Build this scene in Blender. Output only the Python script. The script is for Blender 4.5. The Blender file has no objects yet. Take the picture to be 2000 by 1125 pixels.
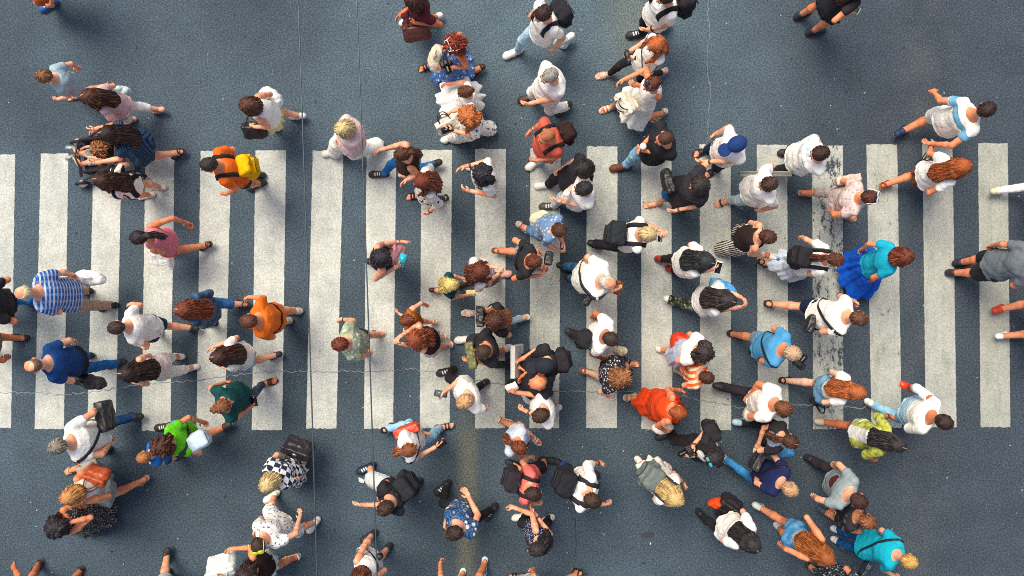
import bpy, math, random
import numpy as np
from mathutils import Vector, Matrix

# ------------------------------------------------------------------ camera, world, sun, exposure
CAM_H = 12.0          # metres above the road
FPX = 1800.0          # focal length in pixels of the 2000 px wide photograph
scene = bpy.context.scene
cam_data = bpy.data.cameras.new('camera')
cam_data.sensor_width = 36.0
cam_data.lens = 36.0 * FPX / 2000.0
cam_data.clip_start = 0.1
cam_data.clip_end = 3000.0
cam = bpy.data.objects.new('camera', cam_data)
cam.location = (0.0, 0.0, CAM_H)
scene.collection.objects.link(cam)
scene.camera = cam

SUN_EL, SUN_AZ = math.radians(62), math.radians(125)     # azimuth counted from +X towards +Y (image up)
world = bpy.data.worlds.new('World')
scene.world = world
world.use_nodes = True
wn = world.node_tree
wn.nodes.clear()
sky = wn.nodes.new('ShaderNodeTexSky')
sky.sky_type = 'NISHITA'
sky.sun_disc = False
sky.sun_elevation = SUN_EL
sky.sun_rotation = math.radians(90) - SUN_AZ
sky.air_density = 1.0
sky.dust_density = 4.0
sky.ozone_density = 1.0
bg = wn.nodes.new('ShaderNodeBackground')
bg.inputs['Strength'].default_value = 0.105
wo = wn.nodes.new('ShaderNodeOutputWorld')
wn.links.new(sky.outputs[0], bg.inputs['Color'])
wn.links.new(bg.outputs[0], wo.inputs['Surface'])
sun_data = bpy.data.lights.new('sun', 'SUN')
sun_data.energy = 2.1
sun_data.angle = math.radians(30)
sun_data.color = (1.0, 0.90, 0.74)
sun = bpy.data.objects.new('sun', sun_data)
scene.collection.objects.link(sun)
sdir = Vector((math.cos(SUN_EL) * math.cos(SUN_AZ), math.cos(SUN_EL) * math.sin(SUN_AZ), math.sin(SUN_EL)))
sun.rotation_euler = sdir.to_track_quat('Z', 'Y').to_euler()
sun.location = sdir * 30
scene.view_settings.view_transform = 'Standard'
scene.view_settings.look = 'None'
scene.view_settings.gamma = 1.0
scene.view_settings.exposure = 0.66
scene.render.engine = 'CYCLES'
scene.cycles.use_denoising = False
scene.cycles.max_bounces = 6
scene.cycles.filter_width = 1.0

RNG = np.random.RandomState(7)
random.seed(7)
COL = scene.collection

# ------------------------------------------------------------------ small helpers
def lin(hexs):
    h = hexs.lstrip('#')
    if len(h) == 3: h = ''.join(c * 2 for c in h)
    v = [int(h[i:i + 2], 16) / 255.0 for i in (0, 2, 4)]
    return tuple((c / 12.92 if c <= .04045 else ((c + .055) / 1.055) ** 2.4) for c in v)

def ground(px, py, z=0.0):
    """the point of the place that the photograph shows at this pixel when it lies z metres above the road"""
    return np.array([(px - 1000.0) * (CAM_H - z) / FPX, (562.5 - py) * (CAM_H - z) / FPX])

def tag(o, label=None, cat=None, group=None, kind=None):
    if label: o['label'] = label
    if cat: o['category'] = cat
    if group: o['group'] = group
    if kind: o['kind'] = kind
    return o

def mesh_from(name, V, Q, mats, smooth=True, fm=None):
    """V (n,3) array; Q list of faces or (m,4)/(m,3) array(s)"""
    me = bpy.data.meshes.new(name)
    groups = Q if isinstance(Q, (list, tuple)) else [Q]
    groups = [np.asarray(g, dtype=np.int32) for g in groups if len(g)]
    nl = sum(g.size for g in groups); npoly = sum(len(g) for g in groups)
    me.vertices.add(len(V)); me.loops.add(nl); me.polygons.add(npoly)
    me.vertices.foreach_set('co', np.ascontiguousarray(V, dtype=np.float32).ravel())
    li = np.concatenate([g.ravel() for g in groups])
    cnt = np.concatenate([np.full(len(g), g.shape[1], dtype=np.int32) for g in groups])
    st = np.concatenate([[0], np.cumsum(cnt)[:-1]]).astype(np.int32)
    me.loops.foreach_set('vertex_index', li)
    me.polygons.foreach_set('loop_start', st)
    me.polygons.foreach_set('use_smooth', np.full(npoly, smooth, dtype=bool))
    for m in (mats if isinstance(mats, (list, tuple)) else [mats]): me.materials.append(m)
    if fm is not None: me.polygons.foreach_set('material_index', np.asarray(fm, dtype=np.int32))
    me.update(calc_edges=True)
    return me

def link(name, me, parent=None, loc=None, rotz=None, mat=None):
    o = bpy.data.objects.new(name, me)
    COL.objects.link(o)
    if parent is not None: o.parent = parent
    if loc is not None: o.location = loc
    if rotz is not None: o.rotation_euler = (0, 0, rotz)
    if mat is not None: o.matrix_local = mat
    return o

# ------------------------------------------------------------------ implicit surfaces on a voxel grid
class Field:
    def __init__(s, lo, hi, h):
        s.h = h
        s.lo = np.array(lo, dtype=np.float32) - 3 * h
        s.n = np.ceil((np.array(hi) + 3 * h - s.lo) / h).astype(int) + 1
        s.D = np.full(s.n, 0.5, dtype=np.float32)
        s.ax = [s.lo[i] + h * np.arange(s.n[i], dtype=np.float32) for i in range(3)]
    def box(s, lo, hi):
        a = np.maximum(np.floor((np.array(lo) - s.lo) / s.h).astype(int), 0)
        b = np.minimum(np.ceil((np.array(hi) - s.lo) / s.h).astype(int) + 1, s.n)
        if np.any(b <= a): return None
        sl = tuple(slice(a[i], b[i]) for i in range(3))
        X = s.ax[0][sl[0]][:, None, None]; Y = s.ax[1][sl[1]][None, :, None]; Z = s.ax[2][sl[2]][None, None, :]
        return sl, X, Y, Z
    def join(s, sl, d, k):
        a = s.D[sl]
        if k > 0:
            hh = np.maximum(k - np.abs(a - d), 0) / k
            s.D[sl] = np.minimum(a, d) - hh * hh * (k / 4)
        else: s.D[sl] = np.minimum(a, d)
    def cap(s, p, q, r1, r2, k=.02, sub=False):
        p = np.asarray(p, dtype=np.float32); q = np.asarray(q, dtype=np.float32)
        m = max(r1, r2) + k + 3 * s.h
        g = s.box(np.minimum(p, q) - m, np.maximum(p, q) + m)
        if g is None: return
        sl, X, Y, Z = g
        v = q - p; L2 = float(v @ v) + 1e-9
        t = np.clip(((X - p[0]) * v[0] + (Y - p[1]) * v[1] + (Z - p[2]) * v[2]) / L2, 0, 1)
        d = np.sqrt((X - p[0] - t * v[0]) ** 2 + (Y - p[1] - t * v[1]) ** 2 + (Z - p[2] - t * v[2]) ** 2) - (r1 + (r2 - r1) * t)
        if sub: s.D[sl] = np.maximum(s.D[sl], -d)
        else: s.join(sl, d, k)
    def chain(s, pts, rs, k=.02):
        for i in range(len(pts) - 1): s.cap(pts[i], pts[i + 1], rs[i], rs[i + 1], k)
    def ell(s, c, R, rad, k=.02, sub=False):
        c = np.asarray(c, dtype=np.float32); R = np.asarray(R, dtype=np.float32); rad = np.asarray(rad, dtype=np.float32)
        m = float(rad.max()) + k + 3 * s.h
        g = s.box(c - m, c + m)
        if g is None: return
        sl, X, Y, Z = g
        x, y, z = X - c[0], Y - c[1], Z - c[2]
        u = [x * R[0, i] + y * R[1, i] + z * R[2, i] for i in range(3)]
        k0 = np.sqrt(sum((u[i] / rad[i]) ** 2 for i in range(3)))
        k1 = np.sqrt(sum((u[i] / rad[i] ** 2) ** 2 for i in range(3))) + 1e-6
        d = k0 * (k0 - 1) / k1
        if sub: s.D[sl] = np.maximum(s.D[sl], -d)
        else: s.join(sl, d, k)
    def rbox(s, c, R, half, rnd, k=.0):
        c = np.asarray(c, dtype=np.float32); R = np.asarray(R, dtype=np.float32); half = np.asarray(half, dtype=np.float32)
        m = float(np.linalg.norm(half)) + k + 3 * s.h
        g = s.box(c - m, c + m)
        if g is None: return
        sl, X, Y, Z = g
        x, y, z = X - c[0], Y - c[1], Z - c[2]
        q = [np.abs(x * R[0, i] + y * R[1, i] + z * R[2, i]) - (half[i] - rnd) for i in range(3)]
        d = np.sqrt(sum(np.maximum(a, 0) ** 2 for a in q)) + np.minimum(np.maximum(np.maximum(q[0], q[1]), q[2]), 0) - rnd
        s.join(sl, d, k)
    def loft(s, st, e=0.0, k=.03, z0=None, z1=None, pleat=None):
        """stations (z, cx, cy, a, b) with rising z; e inflates"""
        st = np.asarray(st, dtype=np.float32)
        za = st[0, 0] if z0 is None else z0; zb = st[-1, 0] if z1 is None else z1
        m = k + 3 * s.h + e
        lo = [(st[:, 1] - st[:, 3]).min() - m, (st[:, 2] - st[:, 4]).min() - m, za - m]
        hi = [(st[:, 1] + st[:, 3]).max() + m, (st[:, 2] + st[:, 4]).max() + m, zb + m]
        if pleat: lo[0] -= .06; lo[1] -= .06; hi[0] += .06; hi[1] += .06
        g = s.box(lo, hi)
        if g is None: return
        sl, X, Y, Z = g
        I = [np.interp(Z, st[:, 0], st[:, i]).astype(np.float32) for i in range(1, 5)]
        a, b = I[2] + e, I[3] + e
        x = X - I[0]; y = Y - I[1]
        q = np.sqrt((x / a) ** 2 + (y / b) ** 2)
        mn = np.minimum(a, b)
        d = (q - 1) * mn
        if pleat:
            amp, nf, ph = pleat
            an = np.arctan2(y, x)
            tt = np.clip((zb - Z) / (zb - za), 0, 1)
            d = d - amp * tt * (np.sin(an * nf + ph + 1.3 * np.sin(an * 3 + ph)) + .5 * np.sin(an * (nf * 1.7) + 2 * ph))
        dz = np.maximum(za - Z, Z - zb)
        d = np.maximum(d, dz)
        s.join(sl, d, k)
    def wrinkle(s, amp, wl, seed=0, squash=1.0):
        idx = np.nonzero(np.abs(s.D) < .035)
        if not len(idx[0]): return
        P = np.stack([s.ax[i][idx[i]] for i in range(3)], 1)
        r = np.random.RandomState(seed)
        n = np.zeros(len(P), dtype=np.float32)
        for o, (w, a) in enumerate(((1.0, 1.0), (.6, .5), (.36, .22))):
            for j in range(2):
                v = r.normal(size=3); v[2] *= squash; v /= np.linalg.norm(v)
                v2 = r.normal(size=3); v2 /= np.linalg.norm(v2)
                kk = 2 * math.pi / (wl * w)
                ph = P @ (v * kk) + 1.6 * np.sin(P @ (v2 * kk * .8) + r.rand() * 6.28) + r.rand() * 6.28
                n += a * (1 - 1.7 * np.abs(np.sin(ph * .5)))
        s.D[idx] += np.minimum(amp * n * .5, .0025)
    def at(s, P):
        """trilinear distance at points"""
        P = np.asarray(P, dtype=np.float32)
        g = (P - s.lo) / s.h
        i = np.clip(np.floor(g).astype(int), 0, s.n - 2); f = np.clip(g - i, 0, 1)
        r = 0
        for a in (0, 1):
            for b in (0, 1):
                for c in (0, 1):
                    w = (f[:, 0] if a else 1 - f[:, 0]) * (f[:, 1] if b else 1 - f[:, 1]) * (f[:, 2] if c else 1 - f[:, 2])
                    r = r + w * s.D[i[:, 0] + a, i[:, 1] + b, i[:, 2] + c]
        return r
    def mesh(s):
        D = s.D; n = s.n
        ins = D < 0
        c = ins[:-1, :-1, :-1].astype(np.int8)
        cnt = np.zeros(n - 1, dtype=np.int8)
        for a in (0, 1):
            for b in (0, 1):
                for d in (0, 1):
                    cnt += ins[a:n[0] - 1 + a, b:n[1] - 1 + b, d:n[2] - 1 + d]
        act = np.nonzero((cnt > 0) & (cnt < 8))
        m = len(act[0])
        if m == 0: return np.zeros((0, 3)), np.zeros((0, 4), int)
        I = np.stack(act, 1)
        cor = {}
        for a in (0, 1):
            for b in (0, 1):
                for d in (0, 1):
                    cor[(a, b, d)] = D[I[:, 0] + a, I[:, 1] + b, I[:, 2] + d]
        acc = np.zeros((m, 3), dtype=np.float32); num = np.zeros(m, dtype=np.float32)
        for axis in range(3):
            for u in (0, 1):
                for w in (0, 1):
                    k0 = [u, w]; k0.insert(axis, 0); k1 = list(k0); k1[axis] = 1
                    d0, d1 = cor[tuple(k0)], cor[tuple(k1)]
                    x = (d0 < 0) != (d1 < 0)
                    t = np.where(x, d0 / np.where(x, d0 - d1, 1), 0)
                    p = np.tile(np.array(k0, dtype=np.float32), (m, 1)); p[:, axis] = t
                    acc[x] += p[x]; num[x] += 1
        V = (I + acc / num[:, None]) * s.h + s.lo
        idm = np.full(n - 1, -1, dtype=np.int32); idm[act] = np.arange(m)
        Q = []
        for axis in range(3):
            u, w = [(1, 2), (2, 0), (0, 1)][axis]
            sl0 = [slice(1, n[i] - 1) for i in range(3)]; sl1 = list(sl0)
            sl0[axis] = slice(0, n[axis] - 1); sl1[axis] = slice(1, n[axis])
            A = ins[tuple(sl0)]; B = ins[tuple(sl1)]
            e = np.nonzero(A != B)
            flip = B[e]
            J = [e[i] + (0 if i == axis else 1) for i in range(3)]
            def cell(du, dw):
                K = [a.copy() for a in J]; K[u] = K[u] - du; K[w] = K[w] - dw
                return idm[K[0], K[1], K[2]]
            q = np.stack([cell(1, 1), cell(0, 1), cell(0, 0), cell(1, 0)], 1)
            q[flip] = q[flip][:, ::-1]
            Q.append(q)
        Q = np.concatenate(Q)
        Q = Q[(Q >= 0).all(1)]
        return V.astype(np.float32), Q

def tubes(chains, sides=6):
    """tapered tubes: list of (points, radii) -> one V, Q (closed ends)"""
    VV, QQ, off = [], [], 0
    for pts, rs in chains:
        pts = np.asarray(pts, dtype=float); n = len(pts)
        t = np.gradient(pts, axis=0); t /= np.linalg.norm(t, axis=1)[:, None] + 1e-9
        up = np.array([0, 0, 1.]) if abs(t[0][2]) < .9 else np.array([1., 0, 0])
        an = np.arange(sides) * 2 * math.pi / sides
        ring = []
        x = np.cross(up, t[0]); x /= np.linalg.norm(x)
        for i in range(n):
            x = x - t[i] * (x @ t[i]); x /= np.linalg.norm(x) + 1e-9
            y = np.cross(t[i], x)
            ring.append(pts[i] + rs[i] * (np.cos(an)[:, None] * x + np.sin(an)[:, None] * y))
        V = np.concatenate(ring + [pts[:1] - t[:1] * rs[0] * .6, pts[-1:] + t[-1:] * rs[-1] * .6])
        q = []
        for i in range(n - 1):
            for j in range(sides):
                j2 = (j + 1) % sides
                q.append((i * sides + j, i * sides + j2, (i + 1) * sides + j2, (i + 1) * sides + j))
        for j in range(sides):
            j2 = (j + 1) % sides
            q.append((n * sides, j2, j, n * sides)); q.append((n * sides + 1, (n - 1) * sides + j, (n - 1) * sides + j2, n * sides + 1))
        VV.append(V); QQ.append(np.array(q) + off); off += len(V)
    V = np.concatenate(VV); Q = np.concatenate(QQ)
    quads = Q[Q[:, 0] != Q[:, 3]]; tris = Q[Q[:, 0] == Q[:, 3]][:, :3]
    return V, [quads, tris]

def ribbon(pts, nor, width, thick):
    """flat band along pts with outward normals nor"""
    pts = np.asarray(pts, float); nor = np.asarray(nor, float)
    t = np.gradient(pts, axis=0); t /= np.linalg.norm(t, axis=1)[:, None] + 1e-9
    w = np.cross(t, nor); w /= np.linalg.norm(w, axis=1)[:, None] + 1e-9
    a, b = pts - w * width / 2, pts + w * width / 2
    V = np.concatenate([a - nor * thick, b - nor * thick, b + nor * thick, a + nor * thick])
    n = len(pts); q = []
    for i in range(n - 1):
        for k in range(4):
            k2 = (k + 1) % 4
            q.append((k * n + i, k2 * n + i, k2 * n + i + 1, k * n + i + 1))
    q.append((0, 3 * n, 2 * n, n)); q.append((n - 1, 2 * n - 1, 3 * n - 1, 4 * n - 1))
    return V, np.array(q)

def ik(p, t, l1, l2, pole):
    p = np.asarray(p, float); t = np.asarray(t, float)
    d = t - p; L = np.linalg.norm(d)
    mx = (l1 + l2) * .998
    if L > mx: t = p + d / L * mx; d = t - p; L = mx
    mn = abs(l1 - l2) + .06
    if L < mn: t = p + d / (L + 1e-9) * mn; d = t - p; L = mn
    u = d / L
    a = (l1 * l1 - l2 * l2 + L * L) / (2 * L)
    h = math.sqrt(max(l1 * l1 - a * a, 0))
    v = np.asarray(pole, float); v = v - u * (v @ u); v /= np.linalg.norm(v) + 1e-9
    return p + u * a + v * h, t

def rotz(a):
    c, s_ = math.cos(a), math.sin(a)
    return np.array([[c, -s_, 0], [s_, c, 0], [0, 0, 1.]])
def rotx(a):
    c, s_ = math.cos(a), math.sin(a)
    return np.array([[1., 0, 0], [0, c, -s_], [0, s_, c]])
def roty(a):
    c, s_ = math.cos(a), math.sin(a)
    return np.array([[c, 0, s_], [0, 1., 0], [-s_, 0, c]])
EYE = np.eye(3)

# ------------------------------------------------------------------ materials
_M = {}
class NT:
    def __init__(s, name):
        s.m = bpy.data.materials.new(name); s.m.use_nodes = True
        s.t = s.m.node_tree; s.t.nodes.clear()
        s.out = s.n('ShaderNodeOutputMaterial'); s.b = s.n('ShaderNodeBsdfPrincipled')
        s.l(s.b.outputs[0], s.out.inputs[0])
    def n(s, typ, **kw):
        nd = s.t.nodes.new(typ)
        for k, v in kw.items(): setattr(nd, k, v)
        return nd
    def l(s, a, b): s.t.links.new(a, b)
    def setv(s, sock, v):
        if hasattr(v, 'is_linked') or hasattr(v, 'links'): s.l(v, sock)
        elif isinstance(v, (tuple, list)) and len(v) == 3 and sock.type == 'RGBA': sock.default_value = (*v, 1)
        else: sock.default_value = v
    def math(s, op, a, b=0.0, c=None, clamp=False):
        nd = s.n('ShaderNodeMath', operation=op); nd.use_clamp = clamp
        s.setv(nd.inputs[0], a); s.setv(nd.inputs[1], b)
        if c is not None: s.setv(nd.inputs[2], c)
        return nd.outputs[0]
    def mix(s, f, a, b, mode='MIX'):
        nd = s.n('ShaderNodeMix', data_type='RGBA', blend_type=mode)
        s.setv(nd.inputs[0], f); s.setv(nd.inputs[6], a); s.setv(nd.inputs[7], b)
        return nd.outputs[2]
    def noise(s, vec, scale, detail=2.0, rough=.5, dist=0.0):
        nd = s.n('ShaderNodeTexNoise'); nd.inputs['Scale'].default_value = scale
        nd.inputs['Detail'].default_value = detail; nd.inputs['Roughness'].default_value = rough
        nd.inputs['Distortion'].default_value = dist
        if vec is not None: s.l(vec, nd.inputs['Vector'])
        return nd.outputs['Fac']
    def vor(s, vec, scale, feature='F1', out='Distance'):
        nd = s.n('ShaderNodeTexVoronoi', feature=feature); nd.inputs['Scale'].default_value = scale
        if vec is not None: s.l(vec, nd.inputs['Vector'])
        return nd.outputs[out]
    def ramp(s, f, lo, hi, a=0.0, b=1.0, smooth=True):
        nd = s.n('ShaderNodeMapRange', interpolation_type='SMOOTHSTEP' if smooth else 'LINEAR')
        nd.inputs[1].default_value = lo; nd.inputs[2].default_value = hi; nd.inputs[3].default_value = a; nd.inputs[4].default_value = b
        s.setv(nd.inputs[0], f)
        return nd.outputs[0]
    def coord(s, what='Object'):
        return s.n('ShaderNodeTexCoord').outputs[what]
    def scale(s, vec, sc):
        nd = s.n('ShaderNodeMapping'); nd.inputs['Scale'].default_value = sc
        s.l(vec, nd.inputs['Vector']); return nd.outputs[0]
    def sep(s, vec):
        nd = s.n('ShaderNodeSeparateXYZ'); s.l(vec, nd.inputs[0]); return nd.outputs
    def comb(s, x, y, z):
        nd = s.n('ShaderNodeCombineXYZ')
        for i, v in enumerate((x, y, z)): s.setv(nd.inputs[i], v)
        return nd.outputs[0]
    def bump(s, h, strength=.3, dist=.01):
        nd = s.n('ShaderNodeBump'); nd.inputs['Strength'].default_value = strength; nd.inputs['Distance'].default_value = dist
        s.l(h, nd.inputs['Height']); s.l(nd.outputs[0], s.b.inputs['Normal'])

def cloth(spec):
    """'#hex' or '#hex:pattern:#hex2:scale'"""
    key = 'cloth ' + spec
    if key in _M: return _M[key]
    f = spec.split(':'); c1 = lin(f[0]); pat = f[1] if len(f) > 1 else ''
    if min(c1) > .68: c1 = (.95, .92, .83)           # washed white cotton
    c2 = lin(f[2]) if len(f) > 2 else c1; sc = float(f[3]) if len(f) > 3 else 1.0
    t = NT('cloth'); v = t.coord(); x, y, z = t.sep(v)
    col = None
    if pat in ('stripeh', 'stripev', 'stripex'):
        p = z if pat == 'stripeh' else (t.math('ADD', x, t.math('MULTIPLY', y, .6)) if pat == 'stripev' else y)
        wob = t.math('MULTIPLY', t.noise(v, 6), .02)
        s_ = t.math('SINE', t.math('MULTIPLY', t.math('ADD', p, wob), 6.283 / (.05 * sc)))
        col = t.mix(t.ramp(s_, -.15, .15), c1, c2)
    elif pat == 'plaid':
        wob = t.math('MULTIPLY', t.noise(v, 5), .03)
        a = t.ramp(t.math('SINE', t.math('MULTIPLY', t.math('ADD', x, wob), 6.283 / (.07 * sc))), .1, .5)
        b = t.ramp(t.math('SINE', t.math('MULTIPLY', t.math('ADD', t.math('ADD', z, y), wob), 6.283 / (.06 * sc))), .1, .5)
        d = t.ramp(t.math('SINE', t.math('MULTIPLY', t.math('ADD', t.math('ADD', z, y), wob), 6.283 / (.018 * sc))), .2, .6)
        col = t.mix(t.math('MULTIPLY', a, .18), c1, c2)
        col = t.mix(t.math('MULTIPLY', b, .72), col, c2)
        col = t.mix(t.math('MULTIPLY', d, .35), col, tuple(q * .3 for q in c1))
    elif pat == 'check':
        nd = t.n('ShaderNodeTexChecker'); nd.inputs['Scale'].default_value = 1 / (.055 * sc)
        mp = t.n('ShaderNodeMapping'); mp.inputs['Rotation'].default_value = (.5, .4, .3)
        t.l(v, mp.inputs[0]); t.l(mp.outputs[0], nd.inputs[0])
        col = t.mix(nd.outputs[1], c1, c2)
    elif pat == 'dots':
        d = t.vor(v, 1 / (.035 * sc))
        col = t.mix(t.ramp(d, .26, .36), c2, c1)
    elif pat in ('floral', 'print'):
        d = t.vor(t.scale(v, (1, 1, .8)), 1 / (.06 * sc)); n = t.noise(v, 40, 3)
        m = t.ramp(t.math('ADD', d, t.math('MULTIPLY', n, .35)), .42, .5)
        col = t.mix(m, c2, c1)
        if pat == 'floral':
            w = t.ramp(t.math('SINE', t.math('MULTIPLY', d, 22)), .5, .8)
            col = t.mix(t.math('MULTIPLY', w, .6), col, tuple(min(1, q * .35 + .02) for q in c2))
    elif pat == 'leopard':
        n = t.noise(v, 38 / sc, 2, .5, 1.5)
        col = t.mix(t.ramp(n, .48, .56), c1, c2)
    elif pat == 'camo':
        n = t.noise(v, 13 / sc, 2, .5, .8); n2 = t.noise(t.scale(v, (1.3, .9, 1.1)), 10 / sc, 2, .5, .8)
        col = t.mix(t.ramp(n, .5, .53), c1, c2)
        col = t.mix(t.ramp(n2, .56, .6), col, tuple(q * .25 for q in c1))
    elif pat == 'denim':
        n = t.noise(v, 9, 3)
        col = t.mix(t.ramp(n, .35, .7), c1, c2)
    elif pat == 'band':      # one broad band across the chest or back, at height sc
        m = t.math('MULTIPLY', t.ramp(z, sc - .045, sc - .04), t.ramp(z, sc + .04, sc + .045, 1, 0))
        col = t.mix(m, c1, c2)
    elif pat == 'blot':      # a printed motif on the middle of the shirt front and back
        d = t.math('ADD', t.math('POWER', t.math('MULTIPLY', x, 9), 2.0), t.math('POWER', t.math('MULTIPLY', t.math('SUBTRACT', z, sc), 8), 2.0))
        n = t.noise(v, 30, 3)
        col = t.mix(t.ramp(t.math('ADD', d, n), 1.05, 1.15), c2, c1)
    elif pat == 'open':      # worn open: the middle of the front and back shows the top underneath
        w_ = t.math('ADD', t.math('ABSOLUTE', x), t.math('MULTIPLY', t.noise(v, 7), .05))
        lime = t.mix(t.ramp(t.noise(v, 16, 3), .45, .6), c1, tuple(q * .55 for q in c1))
        col = t.mix(t.ramp(w_, sc, sc + .006), c2, lime)
    elif pat == 'ombre':
        col = t.mix(t.ramp(z, sc - .08, sc + .08), c2, c1)
    base = col if col is not None else c1
    n1 = t.noise(v, 14, 4, .6); n2 = t.noise(v, 260, 2)
    k = t.math('ADD', t.math('MULTIPLY', n1, .22), t.math('MULTIPLY', n2, .20))
    k = t.math('ADD', k, .80)
    mul = t.comb(k, k, k)
    cc = t.mix(1.0, base, mul, 'MULTIPLY')
    t.l(cc, t.b.inputs['Base Color'])
    t.b.inputs['Roughness'].default_value = .85
    t.b.inputs['Specular IOR Level'].default_value = .2
    rg = t.ramp(t.math('ABSOLUTE', t.math('SUBTRACT', t.noise(t.scale(v, (1, 1, .55)), 6.5, 1, .5, 2.2), .5)), .0, .05, 1.0, 0.0)
    t.bump(t.math('ADD', t.math('MULTIPLY', rg, .65), t.math('ADD', t.math('MULTIPLY', t.noise(v, 55, 4), .5), t.math('MULTIPLY', n2, .3))), .42, .010)
    _M[key] = t.m
    return t.m

def leather(hexs, rough=.42):
    key = f'leather {hexs} {rough}'
    if key in _M: return _M[key]
    t = NT('leather'); v = t.coord(); c = lin(hexs)
    n = t.noise(v, 22, 4, .6)
    k = t.math('ADD', t.math('MULTIPLY', n, .7), .62)
    t.l(t.mix(1.0, c, t.comb(k, k, k), 'MULTIPLY'), t.b.inputs['Base Color'])
    t.b.inputs['Roughness'].default_value = rough
    t.bump(t.noise(v, 60, 4), .35, .006)
    _M[key] = t.m
    return t.m

def plain(hexs, rough=.5, metal=0.0, name='plastic'):
    key = f'{name} {hexs} {rough} {metal}'
    if key in _M: return _M[key]
    t = NT(name); v = t.coord(); c = lin(hexs)
    n = t.noise(v, 30, 3); k = t.math('ADD', t.math('MULTIPLY', n, .3), .85)
    t.l(t.mix(1.0, c, t.comb(k, k, k), 'MULTIPLY'), t.b.inputs['Base Color'])
    t.b.inputs['Roughness'].default_value = rough; t.b.inputs['Metallic'].default_value = metal
    _M[key] = t.m
    return t.m

SKINS = ['#eebf9f', '#e6a884', '#da8e64', '#c2744c', '#8a5536']
def skin(i):
    key = f'skin {i}'
    if key in _M: return _M[key]
    t = NT('skin'); v = t.coord(); c = lin(SKINS[i])
    n = t.noise(v, 9, 3, .6); n2 = t.noise(v, 70, 3)
    red = (min(1, c[0] * 1.02), c[1] * .62, c[2] * .50); pale = (min(1, c[0] * 1.12), min(1, c[1] * 1.16), min(1, c[2] * 1.2))
    col = t.mix(t.ramp(n, .4, .75), pale, red)
    k = t.math('ADD', t.math('MULTIPLY', n2, .2), .9)
    t.l(t.mix(1.0, col, t.comb(k, k, k), 'MULTIPLY'), t.b.inputs['Base Color'])
    t.b.inputs['Roughness'].default_value = .52
    t.b.inputs['Specular IOR Level'].default_value = .35
    t.b.inputs['Subsurface Weight'].default_value = .06
    t.b.inputs['Subsurface Radius'].default_value = (.012, .005, .003)
    t.bump(n2, .12, .003)
    _M[key] = t.m
    return t.m

def hairmat(spec, gain=1.0):
    """'#hex' or '#hex:part' / '#hex:tip:#hex2' ; local frame of the hair is the head: z up, y forward"""
    key = f'hair {spec} {gain}'
    if key in _M: return _M[key]
    f = spec.split(':'); c = tuple(min(.9, q * gain + (.006 if gain > 1 else 0)) for q in lin(f[0]))
    t = NT('hair'); v = t.coord(); x, y, z = t.sep(v)
    yb = t.math('ADD', y, .03)
    r = t.math('ADD', t.math('SQRT', t.math('ADD', t.math('MULTIPLY', x, x), t.math('MULTIPLY', yb, yb))), .004)
    cv = t.comb(t.math('DIVIDE', x, r), t.math('DIVIDE', yb, r), t.math('MULTIPLY', z, 1.2))
    n1 = t.noise(cv, 9, 4, .75, .4); n2 = t.noise(cv, 26, 3, .8)
    s_ = t.math('ADD', t.math('MULTIPLY', n1, .6), t.math('MULTIPLY', n2, .4))
    dark = tuple(q * .45 for q in c)
    lum = max(c); light = tuple(min(.9, q * 1.75 + .012) for q in c)
    col = t.mix(t.ramp(s_, .33, .68), dark, light)
    if 'tip' in f:
        c2 = lin(f[f.index('tip') + 1])
        col = t.mix(t.ramp(t.math('ADD', z, t.math('MULTIPLY', n1, .1)), .06, -.1), col, t.mix(t.ramp(s_, .33, .68), tuple(q * .6 for q in c2), tuple(min(.9, q * 1.4) for q in c2)))
    if 'part' in f:
        px_ = t.math('ABSOLUTE', t.math('ADD', t.math('SUBTRACT', x, .012), t.math('MULTIPLY', t.math('SUBTRACT', t.noise(v, 25), .5), .014)))
        m = t.math('MULTIPLY', t.ramp(px_, .005, .0025), t.math('MULTIPLY', t.ramp(y, -.02, .0), t.ramp(z, .05, .07)))
        col = t.mix(m, col, lin('#d9a98a'))
    t.l(col, t.b.inputs['Base Color'])
    t.b.inputs['Roughness'].default_value = .5
    t.b.inputs['Specular IOR Level'].default_value = .3
    t.bump(s_, .6, .012)
    _M[key] = t.m
    return t.m
# ------------------------------------------------------------------ people
PROF = {
 'm': [(.455, .095, .085), (.49, .160, .112), (.53, .165, .116), (.60, .150, .110), (.66, .154, .114), (.72, .170, .122), (.765, .180, .118), (.80, .172, .096), (.825, .125, .072), (.85, .070, .060)],
 'f': [(.455, .095, .090), (.49, .168, .120), (.53, .164, .116), (.60, .128, .098), (.66, .134, .104), (.72, .148, .128), (.765, .154, .112), (.80, .148, .086), (.825, .108, .066), (.85, .058, .054)],
}
PROF = {k: [(z, a * .90, b * .93) for z, a, b in v] for k, v in PROF.items()}
PROF['c'] = [(z, a * .97, b) for z, a, b in PROF['m']]
SHO = {'m': .160, 'f': .140, 'c': .150}

def uvball(c, R, rad, nu=8, nv=6):
    V = []; Q = []
    for j in range(nv + 1):
        th = math.pi * j / nv
        for i in range(nu):
            ph = 2 * math.pi * i / nu
            V.append((math.sin(th) * math.cos(ph), math.sin(th) * math.sin(ph), math.cos(th)))
    for j in range(nv):
        for i in range(nu):
            i2 = (i + 1) % nu
            Q.append((j * nu + i, (j + 1) * nu + i, (j + 1) * nu + i2, j * nu + i2))
    return np.array(V) * np.array(rad) @ np.asarray(R).T + np.asarray(c), np.array(Q)

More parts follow.
